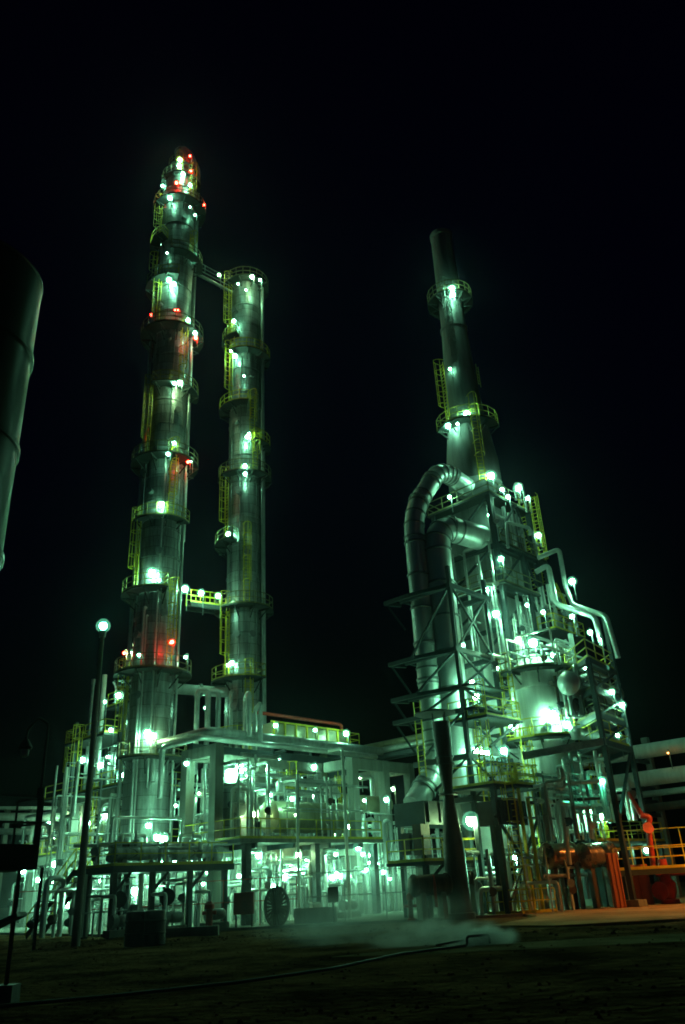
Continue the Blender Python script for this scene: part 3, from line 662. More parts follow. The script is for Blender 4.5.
T.part(MB().tube([V(q.x, q.y, .1), V(q.x, q.y, 7.8), V(q.x, q.y, 7.8) + BX * 1.2], .08, 8), 'pipe', 'pale')
T = Thing('hand_railing', 'long pipe rail running along the edge of the plant pavement', 'railing', W(2, -5, .1))
T.part(MB().rail([V(-20, 49.5, .12), V(-3.6, 47.2, .12)], step=2.2, r=.025, toe=False, h=2.3), 'rail', 'red')
T.part(MB().rail([V(-3.2, 47.2, .12), V(3.4, 46.4, .12)], step=2.0, r=.025, toe=False, h=2.4), 'rail', 'grey')
T = Thing('pipe_rack', 'distant pipe rack with pale roof beyond the dark lantern mast', 'rack', P(30, 880, 92))
q0, q1 = P(-8, 808, 92), P(66, 808, 88)
for k in range(3): T.part(MB().tube([q0 + V(0, 0, -.9 - k * 1.5), q1 + V(0, 0, -.9 - k * 1.5)], .4 - .08 * k, 12), 'pipe', ('pale', 'pipe', 'clad')[k])
for t in (.2, .55, .95):
    p = q0.lerp(q1, t); T.part(MB().box(V(p.x, p.y + .5, 0), .5, .5, p.z), 'column', 'conc')
T.part(MB().beam(q0 + V(0, .5, 0), q1 + V(0, .5, 0), 3.4, .22), 'roof', 'pale')
for px, py, mm, sz in ((46, 826, 'lampb', .42), (50, 824, 'lampw', .4), (61, 829, 'lampw', .36), (38, 834.5, 'lampw', .4), (55, 838, 'lampw', .3)): lamp(T, P(px, py, 86), mm, sz, 1.5)
T = Thing('pipe_loop_row', 'row of pale hairpin pipes in front of the distant roofed rack', 'pipework', P(55, 870, 84))
for k in range(4):
    p = P(40 + k * 8, 842, 84 - k); T.part(MB().tube([V(p.x, p.y, .1), V(p.x, p.y, p.z + 1.6), V(p.x + .8, p.y, p.z + 1.6), V(p.x + .8, p.y, 3)], .2, 10), 'pipe', 'pipe')

# ------------------------------------------------------------------ fired heater complex
HC = V(10.7, 55.5, 0); HU, HV = UV(HC)
def H(u, v, z): return HC + AX * u + BX * v + V(0, 0, z)
def hslab(T, u0, u1, v0, v1, z, **k): return slab(T, HU + u0, HU + u1, HV + v0, HV + v1, z, **k)
def hz(py): return axis_pt(V(HC.x, HC.y - 2.5, 0), py)
T = Thing('fired_heater', 'tall fired heater with a tapering flue stack at the top', 'furnace', HC)
zs = axis_pt(HC, 488)
zt = axis_pt(HC, 236)
dz = zt - zs
pr = [(0, 2.1), (2.2, 2.08), (5.2, 1.72), (6.5, 1.52), (7.0, 1.50), (12, 1.25), (15.5, 1.12), (15.55, 1.2), (15.8, 1.2), (15.85, 1.08), (dz - .5, .98), (dz - .45, 1.04), (dz, 1.04), (dz + .01, .86), (dz - 2.0, .86)]
T.part(MB().lathe(HC + V(0, 0, zs), pr, None, 36), 'stack', 'stackm')
for z, a0, a1, w in ((axis_pt(HC, 304), 0, 360, .95), (axis_pt(HC, 432), 185, 345, 1.0)):
    rr = 1.08 if z > zs + 14 else 1.6
    ring_platform(T, HC, rr, z, a0, a1, w, 'yel')
ladder_on(T, HC, 1.5, 205, axis_pt(HC, 432), axis_pt(HC, 368)); ladder_on(T, HC, 2.0, 275, axis_pt(HC, 494), axis_pt(HC, 428) + 1); ladder_on(T, HC, 1.3, 330, axis_pt(HC, 392), axis_pt(HC, 372))
ladder_on(T, HC, 1.15, 250, axis_pt(HC, 372), axis_pt(HC, 302) + .5, 'grey')
# convection section and casing tiers, turned with the plant axes
z1, z2, z3, z4 = hz(500), hz(548), hz(590), hz(628)
mb = MB(); mb.box(H(0, 0, z2), 3.6, 3.6, z1 - z2 - .05); T.part(mb, 'breeching', 'clad2')
cv = MB().box(H(.3, 0, z3), 4.6, 4.0, z2 - z3 - .2)
for k in range(5): cv.box(H(-1.9 + k * 1.1, -2.06, z3 + .02), .12, .12, z2 - z3 - .3)
for k in range(4): cv.box(H(-2.06, -1.5 + k * 1.1, z3 + .02), .12, .12, z2 - z3 - .3)
T.part(cv, 'convection_box', 'clad2')
T.part(MB().lathe(H(-.3, .2, 0), [(3.2, 2.6), (9, 2.6), (9.02, 2.68), (9.2, 2.68), (9.22, 2.6), (hz(668), 2.6), (hz(655), 2.2)], None, 36), 'radiant_cell', 'pale')
T.part(MB().box(H(.2, .1, hz(656)), 4.6, 4.2, z3 - .4 - hz(656)), 'transition_casing', 'clad2')
hslab(T, -2.9, 2.9, -2.9, 2.9, z1, sides='abcd', rm='dullyel'); hslab(T, -2.4, 4.0, -3.0, 2.6, z2, sides='ab', rm='dullyel'); hslab(T, -3.1, 4.2, -3.2, 2.6, z3, sides='abd', rm='dullyel'); 
hslab(T, 1.2, 5.6, -4.2, -1.4, z4, sides='abd')
for u, v in ((-2.7, -2.7), (2.7, -2.7), (-2.7, 2.4), (3.9, -2.8), (2.7, 2.4), (.6, -2.85)):
    T.part(MB().box(H(u, v, .1), .34, .34, z1 - .3 if abs(u) == 2.7 else z2 - .3), 'column', 'steel')
for za, zb_ in ((z4, z3), (z3, z2), (z2, z1), (z4 - 4.5, z4), (z4 - 9, z4 - 4.5)):
    T.part(MB().beam(H(-2.7, -2.75, za), H(.5, -2.85, zb_ - .25), .14), 'brace', 'steel'); T.part(MB().beam(H(2.7, -2.75, za), H(.7, -2.85, zb_ - .25), .14), 'brace', 'steel')
    T.part(MB().beam(H(-2.75, 2.3, za), H(-2.75, -2.6, zb_ - .25), .14), 'brace', 'steel')
    T.part(MB().beam(H(-2.7, -2.7, za - .3), H(2.7, -2.7, za - .3), .2, .3), 'girt', 'steel'); T.part(MB().beam(H(-2.7, -2.7, za - .3), H(-2.7, 2.4, za - .3), .2, .3), 'girt', 'steel')
T.part(MB().ladder(H(4.35, -2.4, z2 - 1.5), H(4.35, -2.4, z1 + 2.0), AX), 'ladder', 'yel')
T.part(MB().ladder(H(4.2, -1.4, z2 - 2.5), H(4.2, -1.4, z1 + 1.6), AX), 'ladder', 'yel')
for py, u0, u1, v0, v1 in ((690, -3.2, -1.0, -3.4, -.6), (735, -3.6, -.6, -4.2, -.8), (783, -3.9, 0, -5.0, -1.2)):
    hslab(T, u0, u1, v0, v1, hz(py), sides='ab', rm='dullyel')
for px, py, y, mm, sz in [(452, 289, 53.6, 'lampb', .4), (453, 295, 53.6, 'lampw', .3), (467, 414, 53.2, 'lampb', .42), (448, 426, 54, 'lampw', .3), (457.5, 424, 53.4, 'lampw', .26), (491, 476, 53, 'lampw', .33), (518, 488.5, 54.6, 'lampw', .35), (449.5, 497, 53.4, 'lampw', .26), (489, 515.4, 52.2, 'lampw', .3), (538.4, 535.3, 56, 'lampw', .3), (496, 614, 50.2, 'lampb', .4), (533, 643, 49.3, 'lampb', .40), (476, 750, 48.2, 'lampb', .36), (482, 752, 48.4, 'lampw', .3), (504, 751, 49, 'lampw', .34), (520, 860, 49.5, 'lampb', .5), (514, 857, 49.8, 'lampb', .36), (471, 821, 47, 'lampw', .36), (487, 754, 49, 'lampc', .28), (463, 645, 51, 'lampw', .27), (450, 369, 54.2, 'lampc', .22), (502, 490, 53, 'lampw', .22), (543, 612, 51, 'lampw', .26), (501, 559, 51, 'lampb', .28), (528, 498, 54, 'lampw', .2), (508, 497, 52.6, 'lampw', .2), (553, 655, 49.2, 'lampw', .24), (518, 640, 49.5, 'lampw', .24), (500, 700, 51.4, 'lampb', .28), (512, 727, 50.5, 'lampw', .28), (497, 668, 51, 'lampw', .25), (527, 605, 51.4, 'lampw', .24), (486, 590, 51.5, 'lampw', .24)]:
    lamp(T, P(px, py, y), mm, sz, 1.2)

manifold(HU - 2.9, HU - .2, HV - 3.3, HV - 2.95, hz(700), z3 - .5, 9, 'thin pipes running up the front of the furnace casing', 3, 53, rr=(.04, .1))
manifold(HU - 3.4, HU - 2.95, HV - 2.6, HV + 1.5, hz(690), z2, 8, 'thin pipes running up the furnace side behind the silver ducts', 2, 54, rr=(.04, .1))
T = Thing('furnace_stair', 'steep stair with rails between the two right hand furnace decks', 'stairs', H(3.5, -3.4, z4))
a, b = H(5.2, -3.4, z4), H(3.2, -3.4, z3)
mb = MB()
for k in (-.35, .35): mb.beam(a + BX * k, b + BX * k, .07, .22)
T.part(mb, 'stringer', 'grey')
for k in (-.38, .38): T.part(MB().rail([a + BX * k, b + BX * k], toe=False, step=.9), 'handrail', 'yel')
mb = MB()
for i in range(12): mb.beam(a.lerp(b, (i + .5) / 12) - BX * .35, a.lerp(b, (i + .5) / 12) + BX * .35, .2, .03)
T.part(mb, 'tread', 'deck')
# second radiant cell, nearer
RC = V(12.1, 51, 0)
T = Thing('radiant_vessel', 'wide pale upright cylinder with a flat dark platform on top, under the furnace', 'vessel', RC)
zc = axis_pt(RC, 672)
T.part(MB().lathe(RC, [(3.9, 1.85), (3.95, 1.95), (4.1, 1.95), (4.15, 1.85)] + [x for k in range(1, 5) for x in ((4.15 + k * 2.1, 1.85), (4.17 + k * 2.1, 1.89), (4.25 + k * 2.1, 1.89), (4.27 + k * 2.1, 1.85))] + [(zc, 1.85), (zc + .6, 1.2), (zc + 1.1, .4)], None, 36), 'shell', 'pale')
ring_platform(T, RC, 1.85, zc - .2, 0, 360, .9)
ring_platform(T, RC, 1.85, axis_pt(RC, 742), 170, 350, 1.0)
for a in range(45, 360, 45): T.part(MB().box(RC + V(math.cos(R(a)), math.sin(R(a)), 0) * 1.7 + V(0, 0, .1), .22, .22, 3.85), 'leg', 'steel')
ladder_on(T, RC, 1.85, 205, axis_pt(RC, 742), zc + .8); ladder_on(T, RC, 1.85, 225, .1, axis_pt(RC, 742) + .8)
for a, py in ((262, 735), (300, 738)): T.part(MB().lathe(RC + V(math.cos(R(a)), math.sin(R(a)), 0) * 1.8 + V(0, 0, axis_pt(RC, py) + .2), [(0, .25), (.2, .25)], V(math.cos(R(a)), math.sin(R(a)), 0), 12), 'peep_door', 'steel')
for px, py, y, mm, sz in [(552, 714, 48.6, 'lampb', .42), (555, 716, 48.6, 'lampw', .32), (567, 724.5, 48.6, 'lampw', .27), (549, 712, 48.7, 'lampw', .3)]: lamp(T, P(px, py, y), mm, sz, .9)
T = Thing('burner_floor', 'dark burner floor deck under the pale furnace cylinder', 'deck', V(12.3, 50, 0))
hslab(T, -4.0, 5.0, -7.2, -.5, 3.4, sides='ab'); 
for u, v in ((-3.7, -6.9), (.5, -6.9), (4.7, -6.9), (4.7, -2), (-3.7, -2)): T.part(MB().box(H(u, v, .1), .24, .24, 3.15), 'column', 'steel')

# ducts
T = Thing('flue_duct', 'outer silver flue duct, the taller gooseneck left of the furnace', 'duct', V(4.9, 50, 7), 'silver flue ducts')
pA = [P(414, 806, 48.6), P(431, 768, 50), P(424, 700, 50.2), P(413, 512, 50.2), P(440, 468, 52.2), P(468, 488, 54.2)]
pA[1].x = pA[2].x = pA[3].x = 4.95
def banded(T, pts, r, m, bend, step=2.4):
    o = T.part(MB().tube(pts, r, 24, bend, 5), 'casing', m)
    for i in range(1, len(pts) - 1):
        a, b, c = pts[i - 1], pts[i], pts[i + 1]; k = min(bend, (a - b).length * .48, (c - b).length * .48)
        p0 = b + (a - b).normalized() * k; p2 = b + (c - b).normalized() * k
        for t in (0, .25, .5, .75, 1):
            p = p0 * (1 - t) ** 2 + b * 2 * t * (1 - t) + p2 * t * t; d = ((b - p0) * (1 - t) + (p2 - b) * t).normalized()
            T.part(MB().lathe(p - d * .05, [(0, r - .02), (.001, r + .06), (.1, r + .06), (.101, r - .02)], d, 24, False), 'seam', 'grey', o)
    for a, b in zip(pts, pts[1:]):
        L = (b - a).length; d = (b - a).normalized(); k = 1.2
        while k < L - 1.0:
            T.part(MB().lathe(a + d * k, [(0, r + .005), (.001, r + .08), (.14, r + .08), (.141, r + .005)], d, 24, False), 'band', 'grey', o); k += step
banded(T, pA, .70, 'duct', 2.0)
T = Thing('flue_duct', 'inner fatter silver flue duct with the lower gooseneck', 'duct', V(6.5, 50, 7), 'silver flue ducts')
pB = [V(6.45, 50.3, 6.8), V(6.45, 50.3, P(437, 545, 50.3).z + 1.6), P(482, 538, 52.6)]
pB[2].z = pB[1].z - .3
banded(T, pB, .92, 'duct', 2.6)
# steel tower carrying the ducts
T = Thing('duct_support', 'dark braced steel tower holding the silver ducts', 'tower', V(7, 49, 0))
zl = [P(450, py, 48.5).z for py in (802, 760, 715, 692, 655, 592)]
DC = V(6.6, 50, 0)
def D(u, v, z): return DC + AX * u + BX * v + V(0, 0, z)
leg = [(-2.1, 1.9), (1.9, 1.9), (1.9, -1.9), (-2.1, -1.9)]
for u, v in leg[1:]: T.part(MB().box(D(u, v, .1), .24, .24, zl[-1] + 1.2), 'column', 'steel')
for i, z in enumerate(zl):
    o = T.part(MB().beam(D(2.4, -1.9, z), D(-2.3, -1.9, z), .22, .3), 'beam', 'steel')
    T.part(MB().beam(D(-2.1, -1.9, z), D(-2.1, 2.2, z), .22, .3), 'beam', 'steel'); T.part(MB().beam(D(1.9, -1.9, z), D(1.9, 2.1, z), .22, .3), 'beam', 'steel'); T.part(MB().beam(D(-2.1, 1.9, z), D(1.9, 1.9, z), .22, .3), 'beam', 'steel')
    if i:
        T.part(MB().beam(D(1.9, -1.95, z), D(-2.1, -1.95, zl[i - 1]), .12), 'brace', 'steel'); T.part(MB().beam(D(-2.1, -1.95, z), D(1.9, -1.95, zl[i - 1]), .12), 'brace', 'steel')
        T.part(MB().beam(D(-2.12, -1.9, z), D(-2.12, 1.9, zl[i - 1]), .12), 'brace', 'steel')
    if i in (2, 3, 4, 5):
        # triangular outrigger deck round the outer duct
        T.part(MB().beam(D(-2.1, 2.0, z - 2.0), D(-2.5, 3.0, z - .2), .12), 'strut', 'steel')
        mb = MB(); mb.beam(D(-2.1, -1.9, z - .02), D(-2.7, .9, z - .02), .2, .24); mb.beam(D(-2.7, .9, z - .02), D(-2.7, 3.1, z - .02), .2, .24); mb.beam(D(-2.7, 3.1, z - .02), D(-1.6, 2.6, z - .02), .2, .24)
        T.part(mb, 'outrigger', 'steel')
        if i in (2, 3): T.part(MB().poly([D(-2.6, 2.9, z + .1), D(-2.6, -.2, z + .1), D(-2.0, -2.8, z + .1), D(1.2, -2.8, z + .1), D(1.2, -2.0, z + .1), D(-1.9, -2.0, z + .1), D(-2.3, 2.6, z + .1)], .12), 'deck', 'deck')
T.part(MB().ladder(D(-1.4, -2.3, zl[0] - 1), D(-1.4, -2.3, zl[2] + 1), -BX), 'ladder', 'yel')
T.part(MB().ladder(D(-2.6, 1.2, zl[2] - 5), D(-2.6, 1.2, zl[2] + 1), -AX, cage=False), 'ladder', 'yel')
for px, py, y, mm, sz in [(472, 682, 48.5, 'lampb', .32), (476, 697, 48.3, 'lampb', .32), (463, 690, 52, 'lampw', .25)]: lamp(T, P(px, py, y), mm, sz, 1.0)
hslab2 = None
T = Thing('access_platform', 'dark platform right of the duct tower, upper of two with yellow rails', 'platform', V(9, 47.5, 0))
z = P(485, 720, 48).z; q = UV(P(484, 720, 48.2)); slab(T, q[0] - 1.6, q[0] + 2.2, q[1] - 1.3, q[1] + 1.5, z, rail=True, sides='abd')
T.part(MB().beam(W(q[0] - 1.4, q[1] - 1.1, z - 1.8), W(q[0] + 1.8, q[1] - 1.1, z - .2), .14), 'strut', 'steel')
T = Thing('access_platform', 'dark platform right of the duct tower, lower of two with yellow rails', 'platform', V(9, 47, 0))
z = P(495, 788, 47.5).z; q = UV(P(492, 788, 47.6)); slab(T, q[0] - 2.2, q[0] + 2.6, q[1] - 1.6, q[1] + 1.8, z, rail=True, sides='abd')
for k in (-2, 2.4): T.part(MB().box(W(q[0] + k, q[1] - 1.4, .1), .26, .26, z - .25), 'column', 'steel')
for k in (-1, 1): T.part(MB().beam(W(q[0] - 1.9 * k, q[1] - 1.45, .6), W(q[0] + 2.2 * k, q[1] - 1.45, z - 1.6), .13), 'brace', 'steel')
T.part(MB().ladder(W(q[0] + 1.9, q[1] + 1.9, z), W(q[0] + 1.9, q[1] + 1.9, z + 5.2), -BX), 'ladder', 'yel')

# venturi stack in front
VC = V(4.85, 44.5, 0)
T = Thing('venturi_stack', 'dark waisted venturi stack standing in front of the silver ducts', 'stack', VC)
vz = lambda py: axis_pt(VC, py)
T.part(MB().lathe(VC, [(0, .75), (.3, .75), (.31, .62), (vz(850), .56), (vz(812), .36), (vz(795), .28), (vz(785), .28), (vz(765), .42), (vz(745), .50), (vz(722), .50), (vz(722) - .5, .46)], None, 26), 'body', 'brown')
for py in (758, 765, 795): T.part(MB().lathe(VC + V(0, 0, vz(py)), [(0, .30), (.001, .52), (.09, .52), (.1, .3)], None, 22, False), 'flange', 'dark')
T.part(MB().lathe(VC + V(-.25, .3, vz(713)), [(0, 1.15), (.06, 1.15), (.3, .2)], None, 28), 'rain_cap', 'dark')
for a in (60, 180, 300): T.part(MB().beam(VC + V(math.cos(R(a)) * .4, math.sin(R(a)) * .4, vz(726)), VC + V(math.cos(R(a)) * .45, math.sin(R(a)) * .45, vz(713) + .05), .05), 'stay', 'dark')

# blower and burner gear below the ducts
T = Thing('draught_fan', 'bulky fan housing with side boxes below the slanting silver duct', 'fan', V(3.6, 47, 0))
q = UV(P(435, 820, 48)); zb = P(435, 826, 48).z; zt_ = P(435, 803, 48).z
T.part(MB().box(W(q[0] + .4, q[1] + .3, zb), 4.6, 2.2, zt_ - zb), 'plenum', 'steel')
for k in range(5): T.part(MB().box(W(q[0] - 1.6 + k * 1.05, q[1] - .86, zb + .1), .1, .1, zt_ - zb - .2), 'stiffener', 'steel')
for k in (-1.8, 2.4): T.part(MB().box(W(q[0] + k, q[1] - .5, .1), .25, .25, zb - .1), 'leg', 'steel')
T.part(MB().box(W(q[0] - 1.8, q[1] + 1.1, .1), .25, .25, zb - .1), 'leg', 'steel')
q = UV(P(503, 817, 46.5)); z = P(503, 826, 46.5).z
T = Thing('intake_box', 'dark louvred intake box under the lower platform with yellow rails', 'box', W(q[0], q[1], 0))
T.part(MB().box(W(q[0], q[1], z), 2.6, 1.5, 1.25), 'casing', 'dark')
for k in range(4): T.part(MB().box(W(q[0] - 1 + k * .65, q[1] - .8, z + .1), .08, .06, 1.05), 'louvre', 'steel')
for k in (-1.1, 1.1): T.part(MB().box(W(q[0] + k, q[1], .1), .25, .25, z - .1), 'leg', 'steel')
for px, lab in ((423, 'left upright dark control box on the burner deck under the fan'), (411, 'smaller dark control box at the left edge of the burner deck')):
    q = P(px, 855, 46.2 + (423 - px) * .05); T = Thing('control_box', lab, 'box', V(q.x, q.y, q.z))
    T.part(MB().box(V(q.x, q.y, q.z), .75, .6, 1.55 if px == 423 else 1.1), 'cabinet', 'rust'); T.part(MB().box(V(q.x, q.y, q.z) - BX * .32 + V(0, 0, .2), .55, .03, .8), 'door', 'dark')
q = P(432, 862, 46.6); qq = UV(q)
T = Thing('burner_deck', 'small dark deck with yellow rails behind the dark waisted stack', 'deck', V(q.x, q.y, 0))
slab(T, qq[0] - 2.4, qq[0] + 2.6, qq[1] - 1.4, qq[1] + 1.2, q.z, rail=True, sides='abd')
for k in (-2.1, 2.3):
    T.part(MB().box(W(qq[0] + k, qq[1] - 1.2, .1), .22, .22, q.z - .25), 'column', 'steel'); T.part(MB().beam(W(qq[0] + k, qq[1] - 1.2, q.z - 1.1), W(qq[0] + k * .3, qq[1] - 1.2, q.z - .2), .12), 'brace', 'steel')
a, b = P(412, 886, 43.5), P(448, 884, 44.2)
T = Thing('condensate_drum', 'dark rusty horizontal drum left of the foot of the waisted stack', 'drum', V(a.x, a.y, .1))
drum(T, a, b, .48, 'rust', z0=.1)
T.part(MB().tube([a.lerp(b, .6) + V(0, -.2, .4), a.lerp(b, .6) + V(0, -.5, .1), a.lerp(b, .6) + V(0, -.55, -1)], .08, 8), 'drain_pipe', 'red')
q = P(410, 899, 43.6); T = Thing('hydrant', 'red fire hydrant post beside the dark rusty horizontal drum', 'hydrant', V(q.x, q.y, .1))
T.part(MB().lathe(V(q.x, q.y, .1), [(0, .2), (.1, .2), (.12, .12), (.9, .12), (.92, .18), (1.1, .18), (1.25, .08)], None, 14), 'body', 'red'); T.part(MB().cyl(V(q.x - .3, q.y, .75), V(q.x + .3, q.y, .75), .07, seg=10), 'outlet', 'red')
a, b = P(455, 880, 46.5), P(472, 879, 46.9)
T = Thing('seal_pot', 'small dark horizontal pot right of the waisted stack foot', 'drum', V(a.x, a.y, .1)); drum(T, a, b, .36, 'rust', z0=.1)

# pipes stepping down the right side of the furnace
def ppipe(name, label, pts, r, m='pipe', group=None, seg=12):
    pts = [P(*p) if not isinstance(p, Vector) else p for p in pts]
    T = Thing(name, label, 'pipe', pts[0], group); T.part(MB().tube(pts, r, seg), 'pipe', m); return T
ppipe('transfer_line', 'upper silver transfer line stepping down the right flank of the furnace', [(538, 558, 53), (559, 549, 53), (563, 572, 53), (565, 585, 53), (573, 605, 52), (606, 616, 49.5), (613, 640, 49.5), (618, 658, 49.5)], .17)
ppipe('transfer_line', 'lower silver transfer line stepping down beside the upper one', [(536, 572, 52.4), (548, 565, 52.4), (556, 604, 51.8), (595, 617, 49), (602, 646, 49)], .19)
ppipe('crossover_pipe', 'thin bent pipe below the top furnace platform', [(508, 548, 52), (506, 522, 52), (530, 528, 53.5), (530, 535, 53.5)], .11)
ppipe('crossover_pipe', 'pale hooped pipe on the top furnace platform beside a lamp', [(527, 512, 54), (522, 484, 54), (515, 483, 54.5), (516, 500, 54.5)], .09)
manifold(HU - 2.6, HU + 3.6, HV - 2.9, HV - 2.3, z2 + .1, z1 - .4, 9, 'pipework clinging to the furnace between its two top platforms', 3, 51, rr=(.05, .12))
manifold(HU + 1.4, HU + 5.4, HV - 4, HV - 1.6, z4 + .05, z3 + .6, 14, 'pipework on the right hand furnace deck below the silver transfer lines', 5, 52, rr=(.05, .15))

# exchanger frame on tall legs at the right
T = Thing('exchanger_tower', 'tall dark steel tower on angled bay legs right of the furnace', 'frame', V(14, 47, 0))
L = {}
for key, px, py, Y in (('a', 634, 903, 46), ('b', 661, 900, 49.8), ('c', 592, 880, 51.5)):
    q = P(px, py, Y); L[key] = V(q.x, q.y, 0)
L['d'] = L['b'] + (L['c'] - L['a']); L['e'] = P(574, 720, 47.5); L['e'].z = 0
ztop = {'a': P(586, 660, 46).z, 'b': P(610, 612, 49.8).z, 'c': P(560, 640, 51.5).z, 'd': 15, 'e': P(568, 690, 47.5).z}
for k in L:
    if k == 'e': continue
    T.part(MB().beam(L[k] + V(0, 0, .1), L[k] + V(0, 0, ztop[k]), .25, .25, AX), 'leg', 'steel')
    T.part(MB().box(L[k], 1.0, 1.0, .42), 'footing', 'conc')
lv = [P(605, 742, 46).z, P(598, 715, 46).z, P(592, 690, 46).z, P(584, 660, 46).z]
for i, z in enumerate(lv):
    zz_ = V(0, 0, z)
    for k1, k2 in (('a', 'b'), ('c', 'd'), ('a', 'c'), ('b', 'd')): T.part(MB().beam(L[k1] + zz_, L[k2] + zz_, .2, .32), 'beam', 'steel')
    c = [L['a'], L['b'], L['d'], L['c']]
    if True:
        d = T.part(MB().poly([p + zz_ + V(0, 0, .2) for p in c], .1), 'deck', 'deck')
        mb = MB(); mb.rail([p + zz_ + V(0, 0, .2) for p in (c[3], c[0], c[1], c[2])]); T.part(mb, 'railing', 'yel' if i in (0, 3) else 'dullyel', d)
    if i: T.part(MB().beam(L['a'] + V(0, 0, lv[i - 1]), L['b'] + zz_, .12), 'brace', 'steel')
T.part(MB().beam(L['a'] + V(0, 0, 4.2), L['b'] + V(0, 0, lv[0]), .14), 'brace', 'steel')
T.part(MB().beam(P(523, 756, 47.5), P(606, 741, 45.9), .16, .42), 'long_beam', 'grey')
T.part(MB().ladder(L['c'].lerp(L['d'], .5) + V(0, 0, .2), L['c'].lerp(L['d'], .5) + V(0, 0, lv[3]), V(0, -1, 0)), 'ladder', 'yel')
for px, py, y, mm, sz in [(572, 581.5, 52, 'lampw', .33), (572, 616.5, 50, 'lampb', .34), (590, 632.5, 48.5, 'lampb', .34), (602, 781.5, 46.5, 'lampg', .42), (594, 812, 49, 'lampw', .35), (600, 817, 49, 'lampw', .32), (647, 850, 52, 'lampw', .3), (585, 668, 48.4, 'lampw', .24), (600, 640, 48.2, 'lampw', .22), (612, 692, 48.2, 'lampw', .22), (622, 705, 49, 'lampw', .2), (606, 668, 48.5, 'lampw', .2), (618, 735, 49, 'lampw', .22), (580, 705, 48.6, 'lampw', .2)]:  # small lamps in the upper bays are added to brighten them
    lamp(T, P(px, py, y), mm, sz, 1.3)
for k, (py, Yh, r, x1, lab, m) in enumerate(((683, 46.8, .62, 622, 'topmost horizontal exchanger with round silver end cover on the right frame', 'rust'), (707, 47.6, .42, 612, 'dark middle exchanger on the right hand frame', 'rust'), (733, 48.2, .36, 626, 'lowest slim exchanger on the right hand frame', 'clad2'))):
    a = P(568 + k * 3, py, Yh); dirn = (L['b'] - L['a']).normalized(); Ln = 6.0
    T = Thing('shell_exchanger', lab, 'exchanger', a, 'exchangers stacked on the right frame')
    drum(T, a, a + AX * Ln, r, m, 22, False)
    if k == 0: T.part(MB().lathe(a - AX * .28, [(0, .06), (.12, .5), (.3, r + .1), (.42, r + .1)], AX, 22), 'end_cover', 'duct')
    T.part(MB().tube([a + AX * 1.2 + V(0, 0, r * .8), a + AX * 1.2 + V(0, 0, r + .7), a + AX * 3.0 + V(0, 0, r + .7), a + AX * 3.0 - BX * .2 + V(0, 0, r * .8)], .13, 8), 'nozzle_pipe', 'pipe')
u0, v0 = UV(L['a']); 
manifold(u0 + .4, u0 + 3.6, v0 + .4, v0 + 3.2, lv[1] + .3, lv[3] - .2, 16, 'pipework inside the upper bays of the tall right hand frame', 6, 61, rr=(.06, .2), mats=('pipe', 'pipe', 'pale', 'clad2', 'rust'))
manifold(u0 + .2, u0 + 3.6, v0 + .4, v0 + 3.5, 4.4, lv[0] - .2, 14, 'pipework inside the lower bay of the tall right hand frame', 4, 62, rr=(.05, .14))
manifold(u0 - 1.5, u0 + 3.6, v0 + 2.0, v0 + 6.0, lv[3] + .3, lv[3] + 2.6, 12, 'pipework on the top deck of the tall right hand frame', 5, 63, rr=(.06, .16))
# burner piping below the pale cylinder
q = UV(P(575, 815, 47)); manifold(q[0] - 2.6, q[0] + 2.2, q[1] - 1, q[1] + 2, 3.45, 7.0, 24, 'upright burner pipework between the pale cylinder and the coppery drums', 8, 64, rr=(.04, .13))
q = UV(P(565, 885, 46.5)); manifold(q[0] - 2.5, q[0] + 2.2, q[1] - 1, q[1] + 2, .1, 3.2, 16, 'ground level pipework under the burner floor', 6, 65, rr=(.05, .15))
q = UV(P(500, 880, 47)); manifold(q[0] - 2, q[0] + 1.5, q[1] - 1, q[1] + 2, .1, 3.2, 12, 'ground pipework in front of the furnace foot left of the yellow ladder', 5, 66, rr=(.05, .12))
ppipe('burner_header', 'upper level header pipe across the burners of the pale cylinder', [(528, 787, 46.6), (600, 781, 46.0)], .11)
ppipe('burner_header', 'lower level header pipe across the burners, painted dark', [(528, 803, 46.6), (600, 798, 46.2)], .09, 'rust')
ppipe('drop_pipe', 'slanting pale drop pipe in front of the burner pipework', [(560, 793, 45.6), (570, 865, 45.6)], .12, 'pale')
for k, (a, b, lab) in enumerate((((546, 856, 46.2), (573, 855, 47), 'left coppery drum reflecting orange light under the burner floor'), ((582, 856, 46.4), (610, 854, 47.4), 'right coppery drum under the burner floor beside the orange panel'))):
    T = Thing('coppery_drum', lab, 'drum', P(*a), 'coppery drums under the burner floor'); drum(T, P(*a), P(*b), .62, 'copper', 24, z0=.1, sm='rust', sw=.5)
# yellow stair tower
q = P(524, 893, 45.8); T = Thing('ladder_tower', 'tall yellow ladder tower in front of the furnace', 'ladder', V(q.x, q.y, .1))
zt_ = P(516, 762, 45.8).z
T.part(MB().ladder(V(q.x - .1, q.y, .1), V(q.x - .1, q.y, zt_), V(-.4, -1, 0), .55), 'ladder', 'yel')
for k in (0, .9): T.part(MB().beam(V(q.x + .5 + k * .5, q.y + .3, .1), V(q.x + .5 + k * .5, q.y + .3, zt_ - k * 2), .14), 'post', 'yel')
slab(T, *(lambda s: (s[0] - .2, s[0] + 1.8, s[1] - .6, s[1] + .8))(UV(V(q.x, q.y, 0))), zt_ - 1.2, rail=True, sides='abd')
q = P(538, 892, 45.2); T = Thing('guard_rail', 'yellow guard rail at the foot of the furnace', 'railing', V(q.x, q.y, .1))
T.part(MB().rail([V(q.x - 2.6, q.y + .6, .1), V(q.x - 1, q.y - .4, .1), V(q.x + .9, q.y + .3, .1)], step=1), 'rail', 'yel')
